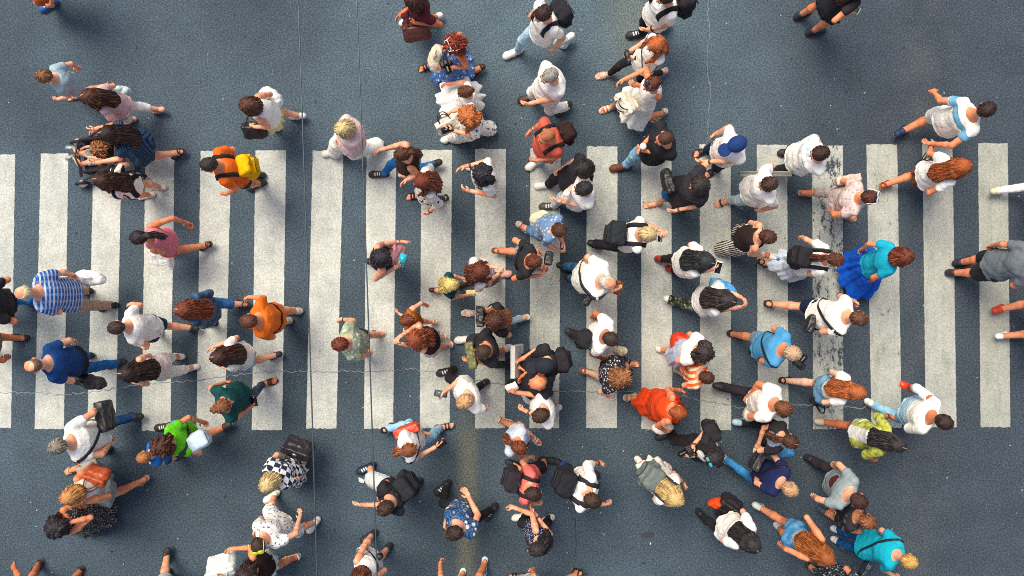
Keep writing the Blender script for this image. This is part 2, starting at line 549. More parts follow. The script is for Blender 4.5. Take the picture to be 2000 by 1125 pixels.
def strands(Fh, V, hc, R, shd, hk, r):
    """locks of hair that flow over the hair's own surface, away from the crown and down"""
    n, L, st, rad, lift = {'buzz': (0, 0, 0, 0, 0), 'fringe': (60, .02, 3, .0022, .001), 'crop': (170, .03, 4, .0025, .003), 'short': (230, .055, 5, .003, .006),
                           'curly': (330, .075, 7, .0042, .016), 'wavy': (330, .14, 8, .0038, .010), 'bob': (280, .13, 8, .0034, .005), 'bun': (220, .09, 6, .003, .003), 'pony': (300, .13, 8, .0032, .004)}.get(hk, (360, .22, 10, .0036, .005))
    if n == 0 or len(V) < 50: return None, None, None
    P = V[r.randint(0, len(V), n)].astype(float)
    e = .006
    def grad(P):
        g = np.stack([Fh.at(P + d) - Fh.at(P - d) for d in np.eye(3) * e], 1)
        return g / (np.linalg.norm(g, axis=1)[:, None] + 1e-9)
    crown = hc + R @ (np.array([0, -.045, .12]) * shd)
    step = L * (.6 + .8 * r.rand(n)) / (st - 1)
    swirl = (r.rand() - .5) * 1.2
    pts = [P - grad(P) * .001]
    drift = r.normal(size=(n, 3)) * (.22 if hk in ('curly', 'wavy') else .10)
    for k in range(st - 1):
        g = grad(P)
        d = P - crown; rad_d = d / (np.linalg.norm(d, axis=1)[:, None] + .02)
        side = np.cross(np.array([0, 0, 1.]), rad_d) * swirl
        d = rad_d + side * .5 + np.array([0, 0, -.55]) + drift
        if hk == 'curly': d = d + .9 * np.sin(k * 1.7 + np.arange(n))[:, None] * np.cross(g, rad_d)
        d = d - g * (d * g).sum(1)[:, None]; d /= np.linalg.norm(d, axis=1)[:, None] + 1e-9
        P = P + d * step[:, None]
        P = P - grad(P) * (Fh.at(P) - .0015)[:, None].clip(-.02, .02)
        pts.append(P + grad(P) * (lift * (k + 1) / st * (.3 + 1.2 * r.rand(n)))[:, None])
    C = np.stack(pts, 1)                                   # n, st, 3
    t = np.gradient(C, axis=1); t /= np.linalg.norm(t, axis=2)[:, :, None] + 1e-9
    g = np.stack([grad(C[:, k]) for k in range(st)], 1)
    x = np.cross(t, g); x /= np.linalg.norm(x, axis=2)[:, :, None] + 1e-9
    w = (rad * (.6 + .9 * r.rand(n)))[:, None, None] * np.sin(np.linspace(.45, math.pi - .15, st))[None, :, None]
    A, B_, C2 = C - x * w * 1.6, C + g * w, C + x * w * 1.6
    VV = np.stack([A, B_, C2], 2).reshape(-1, 3)           # index = (s*st + k)*3 + j
    base = (np.arange(n)[:, None] * st + np.arange(st - 1)[None, :]) * 3
    q = []
    for a, b in ((0, 1), (1, 2), (2, 0)):
        q.append(np.stack([base + a, base + b, base + 3 + b, base + 3 + a], -1).reshape(-1, 4))
    kind = np.repeat(r.choice([0, 1, 2], size=n, p=[.42, .26, .32]), st - 1)
    return VV, np.concatenate(q), np.concatenate([kind] * 3)

_SHOE = {}
def shoe_mesh(kind, up, sole):
    """in foot coordinates: origin under the ankle on the sole, toes towards +y, adult size"""
    key = (kind, up, sole)
    if key in _SHOE: return _SHOE[key]
    if kind in ('sneaker', 'boot', 'flat'):
        F = Field((-.07, -.09, -.005), (.07, .22, .16), .008)
        F.chain([(0, -.045, .04), (0, .06, .038), (.006, .14, .034), (.002, .165, .030)], [.040, .044, .048, .040], .02)
        if kind == 'sneaker': F.chain([(0, -.02, .06), (0, -.012, .10)], [.042, .043], .03); F.chain([(0, .03, .075), (0, .10, .052)], [.028, .03], .03)
        if kind == 'boot': F.chain([(0, -.02, .06), (0, -.012, .15)], [.044, .05], .03)
        if kind == 'flat': F.chain([(0, -.03, .05), (0, -.02, .065)], [.036, .038], .02); F.ell((0, .035, .09), EYE, (.032, .05, .04), 0, sub=True)
        F.D = np.maximum(F.D, (0.002 - F.ax[2])[None, None, :])
        V, Q = F.mesh()
        zc = V[Q].mean(1)[:, 2]; yc = V[Q].mean(1)[:, 1]; xc = V[Q].mean(1)[:, 0]
        fm = (zc < .024).astype(int)
        if kind == 'sneaker':                           # laces and tongue: pale bars over the instep
            lace = (zc > .05) & (np.abs(xc) < .022) & (yc > .02) & (yc < .11) & ((yc * 60).astype(int) % 2 == 0)
            fm[lace] = 1
        me = mesh_from('shoe', V, Q, [leather(up, .6), plain(sole, .7, name='rubber')], True, fm)
    else:                                               # sandal / flip-flop / strappy
        F = Field((-.06, -.09, -.005), (.06, .21, .12), .007)
        F.chain([(0, -.045, .01), (0, .05, .01), (.004, .13, .01), (.004, .17, .01)], [.042, .038, .047, .034], .02)
        F.D = np.maximum(F.D, np.abs(F.ax[2] - .008)[None, None, :] - .008)
        V, Q = F.mesh(); VV = [V]; parts = [Q]; n = len(V); fms = [np.ones(len(Q), int)]
        def band(y, w, h, zc=.015, lean_=0.0):
            a = np.linspace(0, math.pi, 9)
            pts = np.stack([np.cos(a) * w, y + lean_ * np.sin(a), zc + np.sin(a) * h], 1)
            nor = np.stack([np.cos(a), 0 * a, np.sin(a)], 1)
            return ribbon(pts, nor, .022, .004)
        bands = {'sandal': [(.115, .047, .05, .015, 0), (.065, .045, .066, .015, .01), (-.035, .045, .085, .03, -.04)],
                 'flipflop': [(.10, .046, .052, .015, .03)],
                 'slide': [(.09, .048, .055, .015, 0), (.115, .048, .05, .015, 0), (.075, .047, .058, .015, 0)],
                 'strappy': [(.125, .045, .045, .015, 0), (.08, .044, .06, .015, 0), (.035, .044, .08, .02, 0), (-.03, .043, .1, .04, -.03)]}[kind]
        for b in bands:
            v, q = band(*b); VV.append(v); parts.append(q + n); n += len(v); fms.append(np.zeros(len(q), int))
        me = mesh_from('sandal', np.concatenate(VV), parts, [leather(up), plain(sole, .7, name='rubber')], True, np.concatenate(fms))
    _SHOE[key] = me
    return me

PEOPLE = 0
def person(label, hd, f, S=1.72, ft=(), rh=None, lh=None, top='tee/#f2efe6', bot='pants/#26303f', sh='sneaker/#f0ece2/#f4f2ec',
           hair='short/#3a2618', sk=1, g='m', w=1.0, hp=14, hy=0, lean=.07, acc=(), zp=None, hat=None, glasses=None,
           group='pedestrians on the zebra crossing', neck=.0, parts=None):
    global PEOPLE
    PEOPLE += 1; pid = PEOPLE
    r = np.random.RandomState(pid * 13 + 5)
    s = S / 1.7; fa = math.radians(f)
    fw = np.array([math.cos(fa), math.sin(fa)]); rt = np.array([fw[1], -fw[0]])
    if g == 'c': sk = sk
    dz = -.015 * s
    L1 = L2 = .243 * S
    heel = lambda p: -math.radians(min(58, 22 + 130 * (-.15 - p[1] / s))) if p[1] < -.15 * s else 0.0      # a trailing foot rolls up on its toes
    for it in range(3):                               # pelvis place and height
        hw = ground(hd[0], hd[1], .945 * S + dz)
        pel = hw - lean * s * fw
        F_ = [ground(p[0], p[1], p[2] if len(p) > 2 else .03) for p in ft]
        if len(F_) == 2 and zp is None:
            pel = .55 * pel + .45 * (.5 * (F_[0] + F_[1]))
            d = hw - pel; L = np.linalg.norm(d)
            if L > .20 * s: pel = hw - d / L * .20 * s
        loc = lambda p: np.array([(p - pel) @ rt, (p - pel) @ fw])
        fl = [loc(p) for p in F_]; fz = [p[2] if len(p) > 2 else 0.0 for p in ft]
        if len(fl) == 2:
            o = 0 if fl[0][0] < fl[1][0] else 1
            feet = [(fl[o], fz[o]), (fl[1 - o], fz[1 - o])]       # left, right
        elif len(fl) == 1:
            side = 1 if fl[0][0] > 0 else -1
            oth = np.array([-side * .09 * s, np.clip(-fl[0][1] * .85, -.36 * s, .36 * s)])
            feet = [(oth, 0), (fl[0], fz[0])] if side > 0 else [(fl[0], fz[0]), (oth, 0)]
        else:
            st = .24 * s * (1 if r.rand() < .5 else -1)
            feet = [(np.array([-.09 * s, st]), 0), (np.array([.09 * s, -st]), 0)]
        if zp is None:
            hz = .515 * S
            for (p, z) in feet:
                i_ = -1
                q_ = heel(p)
                dd = math.hypot(p[0] * .8, p[1] - .05 * s + .06 * s * (q_ < 0))
                az = .05 * s + z - .115 * s * math.sin(q_)
                hz = min(hz, math.sqrt(max((L1 + L2) ** 2 * .995 - dd * dd, .2)) + az)
            hz = max(hz, .44 * S)
        else: hz = zp
        dz = hz - .515 * S
    # ---- skeleton in the person's own frame (x right, y forward)
    hl = loc(hw); hc = np.array([hl[0], hl[1], .945 * S + dz])
    shd = {'c': .52 + .47 * s}.get(g, .64 + .37 * s) * (1.0 if g != 'f' else .97)
    R = rotz(math.radians(hy)) @ rotx(-math.radians(hp))
    H = lambda x, y, z: hc + R @ (np.array([x, y, z]) * shd)
    nb = hl - (rotz(math.radians(hy * .5))[:2, :2] @ np.array([0, .05 * s]))
    zz = lambda q: q * S + dz
    def ctr(z):
        t = np.clip((z - zz(.49)) / (zz(.85) - zz(.49)), 0, 1.15)
        return nb[0] * t ** .9, nb[1] * t ** .9 - .012 * s * math.sin(math.pi * min(t, 1))
    prof = PROF[g]
    def stations(e_w=1.0, lo=0.0, hi=9.0):
        out = []
        for q, a, b in prof:
            if lo <= q <= hi:
                c = ctr(zz(q)); ww = w if q < .80 else 1 + (w - 1) * .4
                out.append((zz(q), c[0], c[1], a * s * ww * e_w, b * s * (1 + (ww - 1) * 1.3) * e_w))
        return out
    def station_at(z):
        st = np.array(stations()); return [np.interp(z, st[:, 0], st[:, i]) for i in range(1, 5)]
    hips = [np.array([sd * .088 * s, 0, hz]) for sd in (-1, 1)]
    ank, knee, ftm = [], [], []
    for k, (p, z) in enumerate(feet):
        sd = (-1, 1)[k]
        pit = heel(p) if zp is None else 0.0
        FR = rotz(math.radians(-sd * 7)) @ rotx(pit)
        if pit < 0: A = np.array([p[0], p[1] + .02 * s, 0]) + FR @ (np.array([0, -.115, .052]) * s)
        else: A = np.array([p[0], p[1] - .055 * s, .052 * s + z])
        kn, A2 = ik(hips[k], A, L1, L2, (sd * .12, 1, .15))
        org = A2 - FR @ np.array([0, 0, .052 * s])
        # keep the toes on the ground
        toe = org + FR @ np.array([0, .17 * s, 0])
        if zp is None:
            lift = min(org[2], toe[2]) - .002
            org = org - np.array([0, 0, lift]); A2 = org + FR @ np.array([0, 0, .052 * s])
            kn, _ = ik(hips[k], A2, L1, L2, (sd * .12, 1, .15))
        ank.append(A2); knee.append(kn); ftm.append((FR, org))
    c = ctr(zz(.808)); sho = [np.array([c[0] + sd * SHO[g] * s * (1 + (w - 1) * .5), c[1] - .005, zz(.806)]) for sd in (-1, 1)]
    phase = 1 if feet[0][0][1] > feet[1][0][1] else -1     # left foot in front: right hand swings forward
    hands, elb = [], []
    for k, hgiven in enumerate((lh, rh)):
        sd = (-1, 1)[k]
        if hgiven is None:
            T = np.array([sd * .215 * s * w + c[0] * .4, c[1] * .5 + .03 + sd * phase * .13 * s, zz(.475)])
        else:
            hz_ = hgiven[2]
            if hz_ <= .60 * S:                              # a loosely hanging arm is nearly straight: find the height on the line of sight that lets it be
                best = 9
                for z_ in np.linspace(.42 * S, .78 * S, 30):
                    q = loc(ground(hgiven[0], hgiven[1], z_)); e_ = abs(np.linalg.norm(np.array([q[0], q[1], z_]) - sho[k]) - .345 * S) + .08 * abs(z_ - hz_)
                    if e_ < best: best = e_; zb = z_
                hz_ = zb
            q = loc(ground(hgiven[0], hgiven[1], hz_)); T = np.array([q[0], q[1], hz_])
        up = T[2] > zz(.80)
        e, T = ik(sho[k], T, .175 * S, .195 * S, (sd * .28, -.35 if up else -.65, -.6))
        hands.append(T); elb.append(e)
    wri = [elb[k] + (hands[k] - elb[k]) * .80 for k in (0, 1)]

    # ---- body: one surface
    pts = np.array(hands + elb + knee + ank + sho + [hc] + [np.array([0, 0, .0])] + [m[1] for m in ftm])
    B = Field(np.minimum(pts.min(0), (-.2 * s, -.15 * s, 0)) - .22 * s * np.array([1, 1, .12]), np.maximum(pts.max(0), (.2 * s, .15 * s, 0)) + .19 * s, .0125 * (s if s > .8 else .85))
    bk = bot.partition('/')[0] if bot else ''
    cov_th = .86 if bk in ('pants', 'jeans', 'slim', 'loose', 'capri', 'shorts', 'baggy') else 1.0
    cov_sh = .78 if bk in ('pants', 'jeans', 'slim', 'loose') else 1.0
    B.loft(stations(), -.012 * s, .03)
    ba = (.9 if g == 'f' else 1.0) * (1 + (w - 1) * .6)
    for k in (0, 1):
        B.cap(hips[k], knee[k], .078 * s * w * cov_th, .050 * s * cov_th, .04)
        mid = knee[k] + (ank[k] - knee[k]) * .32 + np.array([0, -.012, 0]) * s
        B.chain([knee[k], mid, ank[k]], [.048 * s * cov_sh, .051 * s * cov_sh, .034 * s * cov_sh], .02)
        FR, org = ftm[k]
        G = lambda x, y, z: org + FR @ (np.array([x, y, z]) * s)
        B.chain([G(0, -.03, .042), G(0, .05, .042), G(0, .11, .030)], [.030 * s, .032 * s, .028 * s], .02)
        B.cap(G(-.018, .118, .026), G(.018, .118, .026), .020 * s, .020 * s, .02)
        B.chain([sho[k], sho[k] + (elb[k] - sho[k]) * .3, elb[k]], [.046 * s * ba, .045 * s * ba, .036 * s * ba], .03)
        B.chain([elb[k], elb[k] + (wri[k] - elb[k]) * .3, wri[k]], [.035 * s * ba, .036 * s * ba, .024 * s], .015)
    B.cap(np.array([*ctr(zz(.825)), zz(.825)]), H(0, -.018, -.055), (.056 if g == 'm' else .048) * s, (.055 if g == 'm' else .047) * shd, .035)
    B.ell(H(0, -.008, .02), R, np.array([.073, .094, .086]) * shd, .02)
    B.ell(H(0, .026, -.045), R, np.array([.054, .064, .070]) * shd, .03)
    B.cap(H(-.012, .068, -.09), H(.012, .068, -.09), .018 * shd, .018 * shd, .02)
    B.cap(H(0, .088, .006), H(0, .104, -.026), .010 * shd, .015 * shd, .012)
    B.cap(H(-.04, .07, .022), H(.04, .07, .022), .016 * shd, .016 * shd, .015)
    for sd in (-1, 1): B.ell(H(sd * .078, -.005, -.012), R, np.array([.013, .022, .032]) * shd, .006)
    tub = []
    for k in (0, 1):
        sd = (-1, 1)[k]
        d = hands[k] - elb[k]; d /= np.linalg.norm(d)
        n = np.array([-sd, 0, -.25]); n -= d * (n @ d); n /= np.linalg.norm(n) + 1e-9
        l = np.cross(d, n)
        if l @ np.array([0, 1, .4]) < 0: l = -l
        P0 = hands[k]
        B.ell(P0, np.stack([l, d, n], 1), np.array([.042, .052, .019]) * s, .014)
        B.cap(wri[k], P0, .026 * s, .022 * s, .015)
        curl = .55 + .5 * r.rand()
        for i, ln in enumerate((.072, .082, .077, .060)):
            b = P0 + d * .040 * s + l * (1.5 - i) * .0205 * s
            ps, an = [b], 0.0
            for sg, inc in ((.45, .45), (.32, .75), (.23, .6)):
                an += inc * curl
                ps.append(ps[-1] + (d * math.cos(an) + n * math.sin(an)) * ln * sg * s)
            tub.append((ps, [.0105 * s, .0098 * s, .0088 * s, .007 * s]))
        b = P0 - d * .012 * s + l * .030 * s
        u1 = d * .62 + l * .62 + n * .4; u1 /= np.linalg.norm(u1); u2 = d * .85 + l * .1 + n * .5; u2 /= np.linalg.norm(u2)
        tub.append(([b, b + u1 * .034 * s, b + u1 * .034 * s + u2 * .03 * s], [.013 * s, .0115 * s, .0085 * s]))
        FR, org = ftm[k]
        for i in range(5):                            # toes
            x = (-.028 + .0135 * i) * sd
            ln = (.185, .182, .175, .167, .157)[i]
            tub.append(([org + FR @ (np.array([x, .115, .022]) * s), org + FR @ (np.array([x, ln - .018, .018]) * s), org + FR @ (np.array([x, ln, .012]) * s)],
                        [(.012 if i == 0 else .009) * s] * 2 + [.007 * s]))
    V, Q = B.mesh()
    Vt, Qt = tubes(tub)
    VV, QQ, nn, fm = [V, Vt], [Q] + [q + len(V) for q in Qt], len(V) + len(Vt), [np.zeros(len(Q), int)] + [np.zeros(len(q), int) for q in Qt]
    for (p, rad, mi) in [((sd * .031, .0825, .0), (.0115, .0095, .0062), 1) for sd in (-1, 1)] + [((sd * .031, .0895, .0), (.0052, .004, .0052), 2) for sd in (-1, 1)] + \
            [((0, .0905, -.056), (.022, .009, .0085), 3)] + [((sd * .034, .087, .019), (.021, .007, .0045), 2) for sd in (-1, 1)]:
        v, q = uvball(H(*p), R, np.array(rad) * shd); VV.append(v); QQ.append(q + nn); nn += len(v); fm.append(np.full(len(q), mi))
    me = mesh_from('person', np.concatenate(VV), QQ, [skin(sk), plain('#e9e4dc', .3, name='eye'), plain('#241a14', .4, name='iris'), plain('#b0604f', .45, name='lip')], True, np.concatenate(fm))
    rz = fa - math.pi / 2
    ob = link('person', me, None, (pel[0], pel[1], 0), rz)
    tag(ob, label, 'person', group)
    info = dict(ob=ob, pel=pel, rz=rz, S=S, s=s, zz=zz, ctr=ctr, st=station_at, sho=sho, hands=hands, elb=elb, hc=hc, R=R, H=H, B=B, shirt=None, rt=rt, fw=fw, w=w)

    def legs_field(kind, e, h=.0125):
        p2 = np.array(hips + knee + ank)
        Fd = Field(np.minimum(p2.min(0), (-.2 * s * w, -.16 * s * w, 9)) - .12 * s, np.maximum(p2.max(0), (.2 * s * w, .16 * s * w, zz(.6))) + .12 * s, h)
        Fd.loft(stations(1.0, 0, .61), e, .03)
        for k in (0, 1):
            t, a, b2, c2 = {'pants': (9, .085, .065, .056), 'jeans': (9, .081, .060, .048), 'slim': (9, .078, .054, .042), 'loose': (9, .104, .095, .10),
                            'capri': (1.55, .090, .068, .060), 'shorts': (.72, .094, .088, 0), 'hot': (.42, .093, .092, 0), 'baggy': (.95, .104, .096, 0)}[kind]
            hip = hips[k] + np.array([0, 0, -.02])
            if t < 1:
                Fd.cap(hip, hips[k] + (knee[k] - hips[k]) * t, a * s * w, b2 * s * w, .035)
            else:
                Fd.cap(hip, knee[k], a * s * w, b2 * s, .035)
                q = min(t - 1, .93)
                md = knee[k] + (ank[k] - knee[k]) * q * .4 + np.array([0, -.008 * s, 0])
                Fd.chain([knee[k], md, knee[k] + (ank[k] - knee[k]) * q], [b2 * s, (b2 * .55 + c2 * .45) * s, c2 * s], .02)
        return Fd
    def legspan(z):
        P = []
        for k in (0, 1):
            for a, b in ((hips[k], knee[k]), (knee[k], ank[k])):
                if (a[2] - z) * (b[2] - z) <= 0 and abs(a[2] - b[2]) > 1e-4:
                    P.append(a + (b - a) * ((a[2] - z) / (a[2] - b[2])))
        if not P: P = [ank[0], ank[1]]
        P = np.array(P); mn, mx = P.min(0), P.max(0)
        return (mn + mx) / 2, (mx - mn) / 2
    HEM = {'micro': .42, 'mini': .37, 'knee': .28, 'midi': .18, 'long': .06, 'tutu': .32, 'sweep': .13}
    def skirt_stations(hem):
        zl = max(HEM[hem] * S + dz, .05)
        c0 = station_at(zz(.53)); out = []
        for i in range(5):
            t = i / 4; z = zl + (zz(.53) - zl) * t
            cc, hf = legspan(z)
            fl = (1 - t) * ({'tutu': .24, 'long': .05, 'midi': .05, 'sweep': .13}.get(hem, .035)) * s
            a = max(c0[2] * (.95 + .05 * t), hf[0] + .075 * s) + fl
            b = max(c0[3], (hf[1] + .07 * s) * (.9 if t < .9 else 1)) + fl
            if t == 1: a, b, cc = c0[2], c0[3], (c0[0], c0[1])
            out.append((z, cc[0] * (1 - t) + c0[0] * t, cc[1] * (1 - t) + c0[1] * t, a, b))
        return out
    # ---- lower garment
    if bot:
        kind, _, cl = bot.partition('/')
        if kind in HEM:
            st = skirt_stations(kind)
            ext = [station_at(zz(.57)), station_at(zz(.605))]
            st += [(zz(.57), *ext[0]), (zz(.605), *ext[1])]
            m = np.array(st)
            Fd = Field((m[:, 1].min() - m[:, 3].max() - .09, m[:, 2].min() - m[:, 4].max() - .09, m[0, 0] - .03), (m[:, 1].max() + m[:, 3].max() + .09, m[:, 2].max() + m[:, 4].max() + .09, zz(.62)), .0125)
            Fd.loft(st, .014, .02, pleat=({'micro': .006, 'mini': .009, 'knee': .014}.get(kind, .022) * s, 9, pid))
            Fd.wrinkle(.006, .2, pid)
            nm = 'skirt'
        else:
            Fd = legs_field(kind, .008 * s)
            Fd.wrinkle(.011 if kind != 'slim' else .006, .15, pid)
            nm = 'shorts' if kind in ('shorts', 'hot', 'baggy') else 'trousers'
        V, Q = Fd.mesh()
        link(nm, mesh_from(nm, V, Q, cloth(cl)), ob)
    # ---- upper garment
    if top:
        kind, _, cl = top.partition('/')
        hem = None; nm = 'shirt'
        if kind.startswith('dress'):
            _, kind, hem = kind.split('.'); nm = 'dress'
        p3 = np.array(sho + elb + wri)
        zlo = (max(HEM[hem] * S + dz, .05) if hem else zz(.46)) - .03
        ext = .34 if hem in ('tutu',) else (.2 if hem else .06)
        lo = np.minimum(p3.min(0), (-.21 * s * w, -.19 * s * w, 9)) - ext * s; hi = np.maximum(p3.max(0), (.21 * s * w, .19 * s * w, 0)) + ext * s
        if hem:
            m = np.array(skirt_stations(hem))
            lo[:2] = np.minimum(lo[:2], (m[:, 1:3] - m[:, 3:5]).min(0) - .08); hi[:2] = np.maximum(hi[:2], (m[:, 1:3] + m[:, 3:5]).max(0) + .08)
        lo[2] = zlo; hi[2] = max(zz(.88), p3[:, 2].max() + .09)
        T = Field(lo, hi, .0125)
        e = {'over': .026, 'blouse': .026, 'tank': .013, 'cami': .013, 'polo': .018}.get(kind, .015) * s
        lo_q = {'crop': .60, 'tied': .58, 'croptop': .60}.get(kind, .478)
        st = stations(1.0, lo_q, .84)
        if lo_q == .478:
            st = [(z_, x_, y_, a_ + .014 * s * (z_ < zz(.62)), b_ + .016 * s * (z_ < zz(.62))) for z_, x_, y_, a_, b_ in st]
            st = [(zz(.475), st[0][1], st[0][2], st[0][3] + .012 * s, st[0][4] + .014 * s)] + st
        T.loft(st, e, .03)
        if hem:
            T.loft(skirt_stations(hem), .016, .04, pleat=({'micro': .006, 'mini': .009, 'knee': .014, 'tutu': .034}.get(hem, .022) * s, 9 if hem != 'tutu' else 11, pid))
        slv = {'tee': .46, 'over': .62, 'polo': .5, 'blouse': .48, 'long': 2, 'tied': .4, 'rolled': 1.35, 'crop': .5, 'capslv': .3, 'jacket': 2}.get(kind, 0)
        for k in (0, 1):
            r0 = .055 * s * (1 + (w - 1) * .6)
            if slv:
                T.cap(sho[k] + np.array([0, 0, -.004]), sho[k] + (elb[k] - sho[k]) * min(slv, 1), r0, r0 * (1.08 if slv < 1 else .92), .035)
                if slv > 1:
                    T.cap(elb[k], elb[k] + (wri[k] - elb[k]) * min(slv - 1, .93), r0 * .92, r0 * .78, .02)
            elif kind in ('sleeveless',):
                T.cap(sho[k] + (sho[k] - sho[1 - k]) * -.12, sho[k], .056 * s, .054 * s, .02)
        nbz = np.array([*ctr(zz(.838)), zz(.838)])
        nr = {'tank': .105, 'cami': .125, 'blouse': .095, 'polo': .054, 'sleeveless': .09, 'off': .16, 'tied': .10, 'crop': .10, 'croptop': .11, 'jacket': .085, 'tee': .060, 'over': .055}.get(kind, .066) * s
        T.ell(nbz + np.array([0, .034 * s, .014 * s]), EYE, (nr, nr * .95, nr * .85), 0, sub=True)
        if kind in ('tank', 'cami', 'croptop'):
            g3 = np.maximum(np.minimum(np.abs(T.ax[0] - ctr(zz(.8))[0])[:, None] - (.115 if kind == 'tank' else .10) * s, (T.ax[2] - zz(.755))[None, :]), -.5)
            T.D = np.maximum(T.D, g3[:, None, :])
        if kind in ('polo', 'rolled', 'jacket'):
            T.chain([nbz + np.array([sd * x, y, .012 * s]) for sd, x, y in ((-1, .058, .03), (-1, .05, -.045), (1, .05, -.045), (1, .058, .03))], [.013] * 4, .01)
        T.wrinkle({'over': .012, 'blouse': .013, 'tank': .006, 'cami': .005}.get(kind, .0095), .21, pid, .45)
        V, Q = T.mesh()
        link(nm, mesh_from(nm, V, Q, cloth(cl)), ob)
        info['shirt'] = T
    # ---- shoes
    if sh:
        a = sh.split('/')
        for k in (0, 1):
            FR, org = ftm[k]
            M = Matrix.Translation(Vector(org)) @ Matrix([list(FR[i]) for i in range(3)]).to_4x4() @ Matrix.Diagonal((s * (1 if k else -1) * .98, s * .98, s * .98, 1))
            link('shoe' if a[0] in ('sneaker', 'boot', 'flat') else 'sandal', shoe_mesh(a[0], a[1], a[2] if len(a) > 2 else '#3a2a20'), ob, mat=M)
    # ---- wrist watch or bracelet
    if g != 'c' and r.rand() < .45:
        k = int(r.rand() < .3); d = hands[k] - elb[k]; d /= np.linalg.norm(d)
        m_ = [plain('#1a1a1c', .4, name='watch_strap'), plain('#c9c9c4', .25, .9, 'metal'), leather('#6a4630')][r.randint(3)]
        pw = elb[k] + (hands[k] - elb[k]) * .76
        V, Q = tubes([([pw - d * .012, pw - d * .004, pw + d * .012], [.031 * s, .033 * s, .031 * s])], 12)
        link('wristband', mesh_from('wristband', V, Q, m_), ob)
    # ---- hair
    if hair:
        hk, _, hcx = hair.partition('/')
        far = 1.0
        Fh = Field(hc + np.array([-.3, -.42, -.62 if hk.startswith('long') or hk == 'pony' else -.24]) * far, hc + np.array([.3, .34, .24]), .0105)
        vol = {'buzz': -.004, 'short': .004, 'crop': .002, 'fringe': -.003, 'curly': .022, 'bob': .010, 'bun': .003, 'pony': .002, 'afro': .05, 'wavy': .012}.get(hk, .008)
        Fh.ell(H(0, -.012, .026), R, np.array([.077 + vol, .098 + vol, .089 + vol]) * shd, 0)
        if hk == 'curly' or hk == 'wavy':
            for j in range(16):
                a = r.rand() * 6.28; zq = -.09 + .14 * r.rand()
                if abs(math.atan2(math.sin(a - math.pi / 2), math.cos(a - math.pi / 2))) < .75 and zq < .05: continue
                Fh.ell(H(.085 * math.cos(a), -.02 + .095 * math.sin(a), zq), R, np.array([.045, .045, .05]) * shd, .02)
        X, Y, Z = np.meshgrid(*Fh.ax, indexing='ij', sparse=True)
        x, y, z = X - hc[0], Y - hc[1], Z - hc[2]
        u = [(x * R[0, i] + y * R[1, i] + z * R[2, i]) / shd for i in range(3)]
        cut = (.75 * u[1] - .66 * u[2] - .014) * .9
        low = {'bob': -.13, 'curly': -.16, 'wavy': -.15, 'buzz': -.055, 'short': -.065, 'crop': -.06}.get(hk, -.075)
        cut = np.maximum(cut, low - u[2])
        if hk == 'fringe': cut = np.maximum(cut, .052 - np.sqrt(u[0] ** 2 + (u[1] - .005) ** 2) + .02 - np.minimum(.09 - u[2], .03))
        Fh.D = np.maximum(Fh.D, cut.astype(np.float32) * shd)
        if hk == 'bob':
            for a in np.linspace(2.6, 6.8, 13):
                Fh.chain([H(.07 * math.cos(a), -.01 + .085 * math.sin(a), .01), H(.085 * math.cos(a), -.012 + .095 * math.sin(a), -.07), H(.086 * math.cos(a), -.012 + .092 * math.sin(a), -.125)], [.026, .027, .016], .02)
        def back(xo, q):
            z_ = zz(q); cc = station_at(z_) if z_ < zz(.80) else station_at(zz(.79))
            yb = cc[1] - cc[3] * math.sqrt(max(1 - min(abs(xo) / (cc[2] + .02), .95) ** 2, .1)) - .03 * s
            return np.array([cc[0] + xo, yb, z_])
        if hk in ('long', 'longf', 'longs', 'longw'):
            q1 = {'longs': .765, 'longw': .67}.get(hk, .70)
            wd = .98 if hk == 'longw' else .80
            for i in range(-3, 4):
                ln = q1 + .018 * r.rand() + .012 * abs(i)
                ps = [H(.022 * i, -.075 + .009 * abs(i), .03), H(.027 * i, -.105 + .010 * abs(i), -.05), back(.030 * i * s * wd, .815), back(.034 * i * s * wd, .775)]
                rs = [.022, .024, .025, .025]
                if ln < .76: ps.append(back(.033 * i * s * wd, (ln + .775) / 2)); rs.append(.022)
                ps.append(back(.028 * i * s * wd, ln)); rs.append(.012)
                Fh.chain(ps, rs, .018)
        if hk in ('longf', 'wavy', 'longw') or (hk in ('long', 'longs') and r.rand() < .5):
            for sd in (-1, 1):
                cf = station_at(zz(.74))
                Fh.chain([H(sd * .078, .0, .03), H(sd * .086, .01, -.05), H(sd * .085, .0, -.11), np.array([cf[0] + sd * .11 * s, cf[1] + .06 * s, zz(.80)]), np.array([cf[0] + sd * .10 * s, cf[1] + cf[3] + .018 * s, zz(.745)])], [.02, .026, .028, .028, .012], .02)
        if hk == 'pony':
            Fh.chain([H(0, -.095, .04), H(0, -.145, .03), H(.01, -.16, -.06), back(.0, .80) + np.array([0, -.02, 0]), back(.01, .755) + np.array([0, -.01, 0])], [.024, .030, .036, .034, .012], .012)
        if hk == 'bun': Fh.ell(H(0, -.105, .055), R, np.array([.042, .042, .042]) * shd, .008)
        # locks
        idx = np.nonzero(np.abs(Fh.D) < .03)
        if len(idx[0]):
            P = (np.stack([Fh.ax[i][idx[i]] for i in range(3)], 1) - hc) @ R
            ph = np.arctan2(P[:, 1] + .03, P[:, 0])
            amp = {'buzz': .001, 'short': .0035, 'crop': .002, 'fringe': .001, 'curly': .010, 'wavy': .008}.get(hk, .0055)
            n = np.sin(ph * 17 + 5 * P[:, 2] + pid) + .7 * np.sin(ph * 29 + 2 * np.sin(P[:, 2] * 30) + 2 * pid) + .5 * np.sin(P @ np.array([90, 60, 70.]) + pid)
            if hk in ('curly', 'wavy'): n += 1.2 * np.sin(P @ np.array([120., 40, 90])) * np.sin(P @ np.array([-50., 130, 60]))
